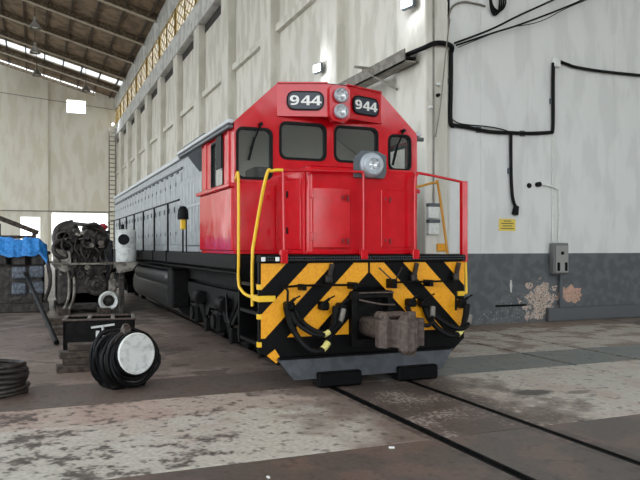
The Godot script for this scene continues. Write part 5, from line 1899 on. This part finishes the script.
func crate_and_timber():
	# dark open steel crate with pale bars on its rim
	var t := thing("steel_crate", "dark open steel crate with pale worn rim behind the white drum", "crate", Vector3(0.98, 0, -11.3), "", -0.12)
	var b := MB.new()
	b.bb(Vector3(-0.54, 0.0, -0.3), Vector3(-0.49, 0.5, 0.35), 0.008)
	b.bb(Vector3(0.49, 0.0, -0.3), Vector3(0.54, 0.5, 0.35), 0.008)
	b.bb(Vector3(-0.54, 0.0, 0.30), Vector3(0.54, 0.5, 0.35), 0.008)
	b.bb(Vector3(-0.54, 0.0, -0.35), Vector3(0.54, 0.5, -0.30), 0.008)
	b.bb(Vector3(-0.54, 0.0, -0.3), Vector3(0.54, 0.05, 0.3))
	obj("crate_body", b, M.dark_steel, t)
	for z in [-0.325, 0.325]:
		b = MB.new()
		b.bb(Vector3(-0.56, 0.5, z - 0.035), Vector3(0.56, 0.525, z + 0.035), 0.006)
		obj("rim_bar", b, M.rust, t)
	for x in [-0.52, -0.16, 0.2, 0.52]:
		b = MB.new()
		b.bb(Vector3(x - 0.03, 0.5, -0.3), Vector3(x + 0.03, 0.53, 0.3), 0.006)
		obj("cross_bar", b, M.grease_light, t)
	t = thing("handle_tool", "pale T-handled tool hooked on the front of the steel crate", "tool", Vector3(1.0, 0.42, -10.88), "", -0.12)
	b = MB.new()
	b.bar(Vector3(-0.19, -0.02, 0.02), Vector3(0.16, 0.02, 0.02), 0.03, 0.03)
	obj("handle", b, M.canister, t)
	b = MB.new()
	b.tube([Vector3(-0.02, 0.0, 0.02), Vector3(0.0, -0.18, 0.03)], 0.022, 8)
	b.cbox(Vector3(-0.09, -0.14, 0.02), Vector3(0.06, 0.14, 0.03), 0.01)
	obj("shank", b, M.canister, t)
	# stack of old timbers left of the drum
	var labels := ["bottom", "second", "third", "topmost"]
	for k in 4:
		b = MB.new()
		var w: float = [1.0, 0.92, 0.98, 0.5][k]
		b.cbox(Vector3.ZERO, Vector3(w, 0.085, 0.24), 0.008)
		var o := obj("timber_plank", b, M.wood)
		o.position = Vector3(0.76 + [0.0, 0.04, 0.02, -0.1][k], 0.043 + k * 0.0875, -9.45 - 0.03 * k)
		o.rotation.y = [0.02, -0.05, 0.06, -0.03][k]
		tag(o, "%s dark timber plank in the small stack left of the drum" % labels[k], "plank", "timbers left of the drum")
	for k in 2:
		b = MB.new()
		b.cbox(Vector3.ZERO, Vector3(0.62, 0.14, 0.28), 0.012)
		var o := obj("timber_block", b, M.wood)
		o.position = Vector3([0.52, 0.60][k], 0.071, [-15.2, -13.4][k])
		o.rotation.y = [0.1, -0.25][k]
		tag(o, ["farther dark timber block on the floor before the engine", "nearer dark timber block on the floor between crate and engine"][k], "block", "timber blocks before the engine")
	# coil of wire at the left edge
	t = thing("wire_coil", "dark coil of wire rope standing at the left edge of the floor", "coil", Vector3(-0.36, 0, -8.25))
	for k in 7:
		b = MB.new()
		var pts := []
		for i in 22:
			var an := TAU * i / 22
			var R := 0.27 + 0.02 * sin(k * 2.0)
			pts.append(Vector3(cos(an) * R + 0.015 * sin(k * 3.0), 0.03 + k * 0.05 + 0.012 * sin(an * 2 + k), sin(an) * R))
		b.tube(pts, 0.028, 6, true)
		obj("turn", b, M.grease, t)
	# scraps of white on the floor
	for p in [[2.72, 4.85, 0.03, "largest white scrap on the dark floor slab near the rail"], [1.55, 4.55, 0.022, "white scrap on the dark slab at the bottom of the picture"]]:
		b = MB.new()
		b.cbox(Vector3.ZERO, Vector3(p[2] * 1.6, 0.012, p[2]), 0.004)
		var o := obj("paper_scrap", b, M.white)
		o.position = Vector3(p[0], 0.006, -p[1])
		o.rotation.y = p[0]
		tag(o, p[3], "scrap", "white scraps on the floor")
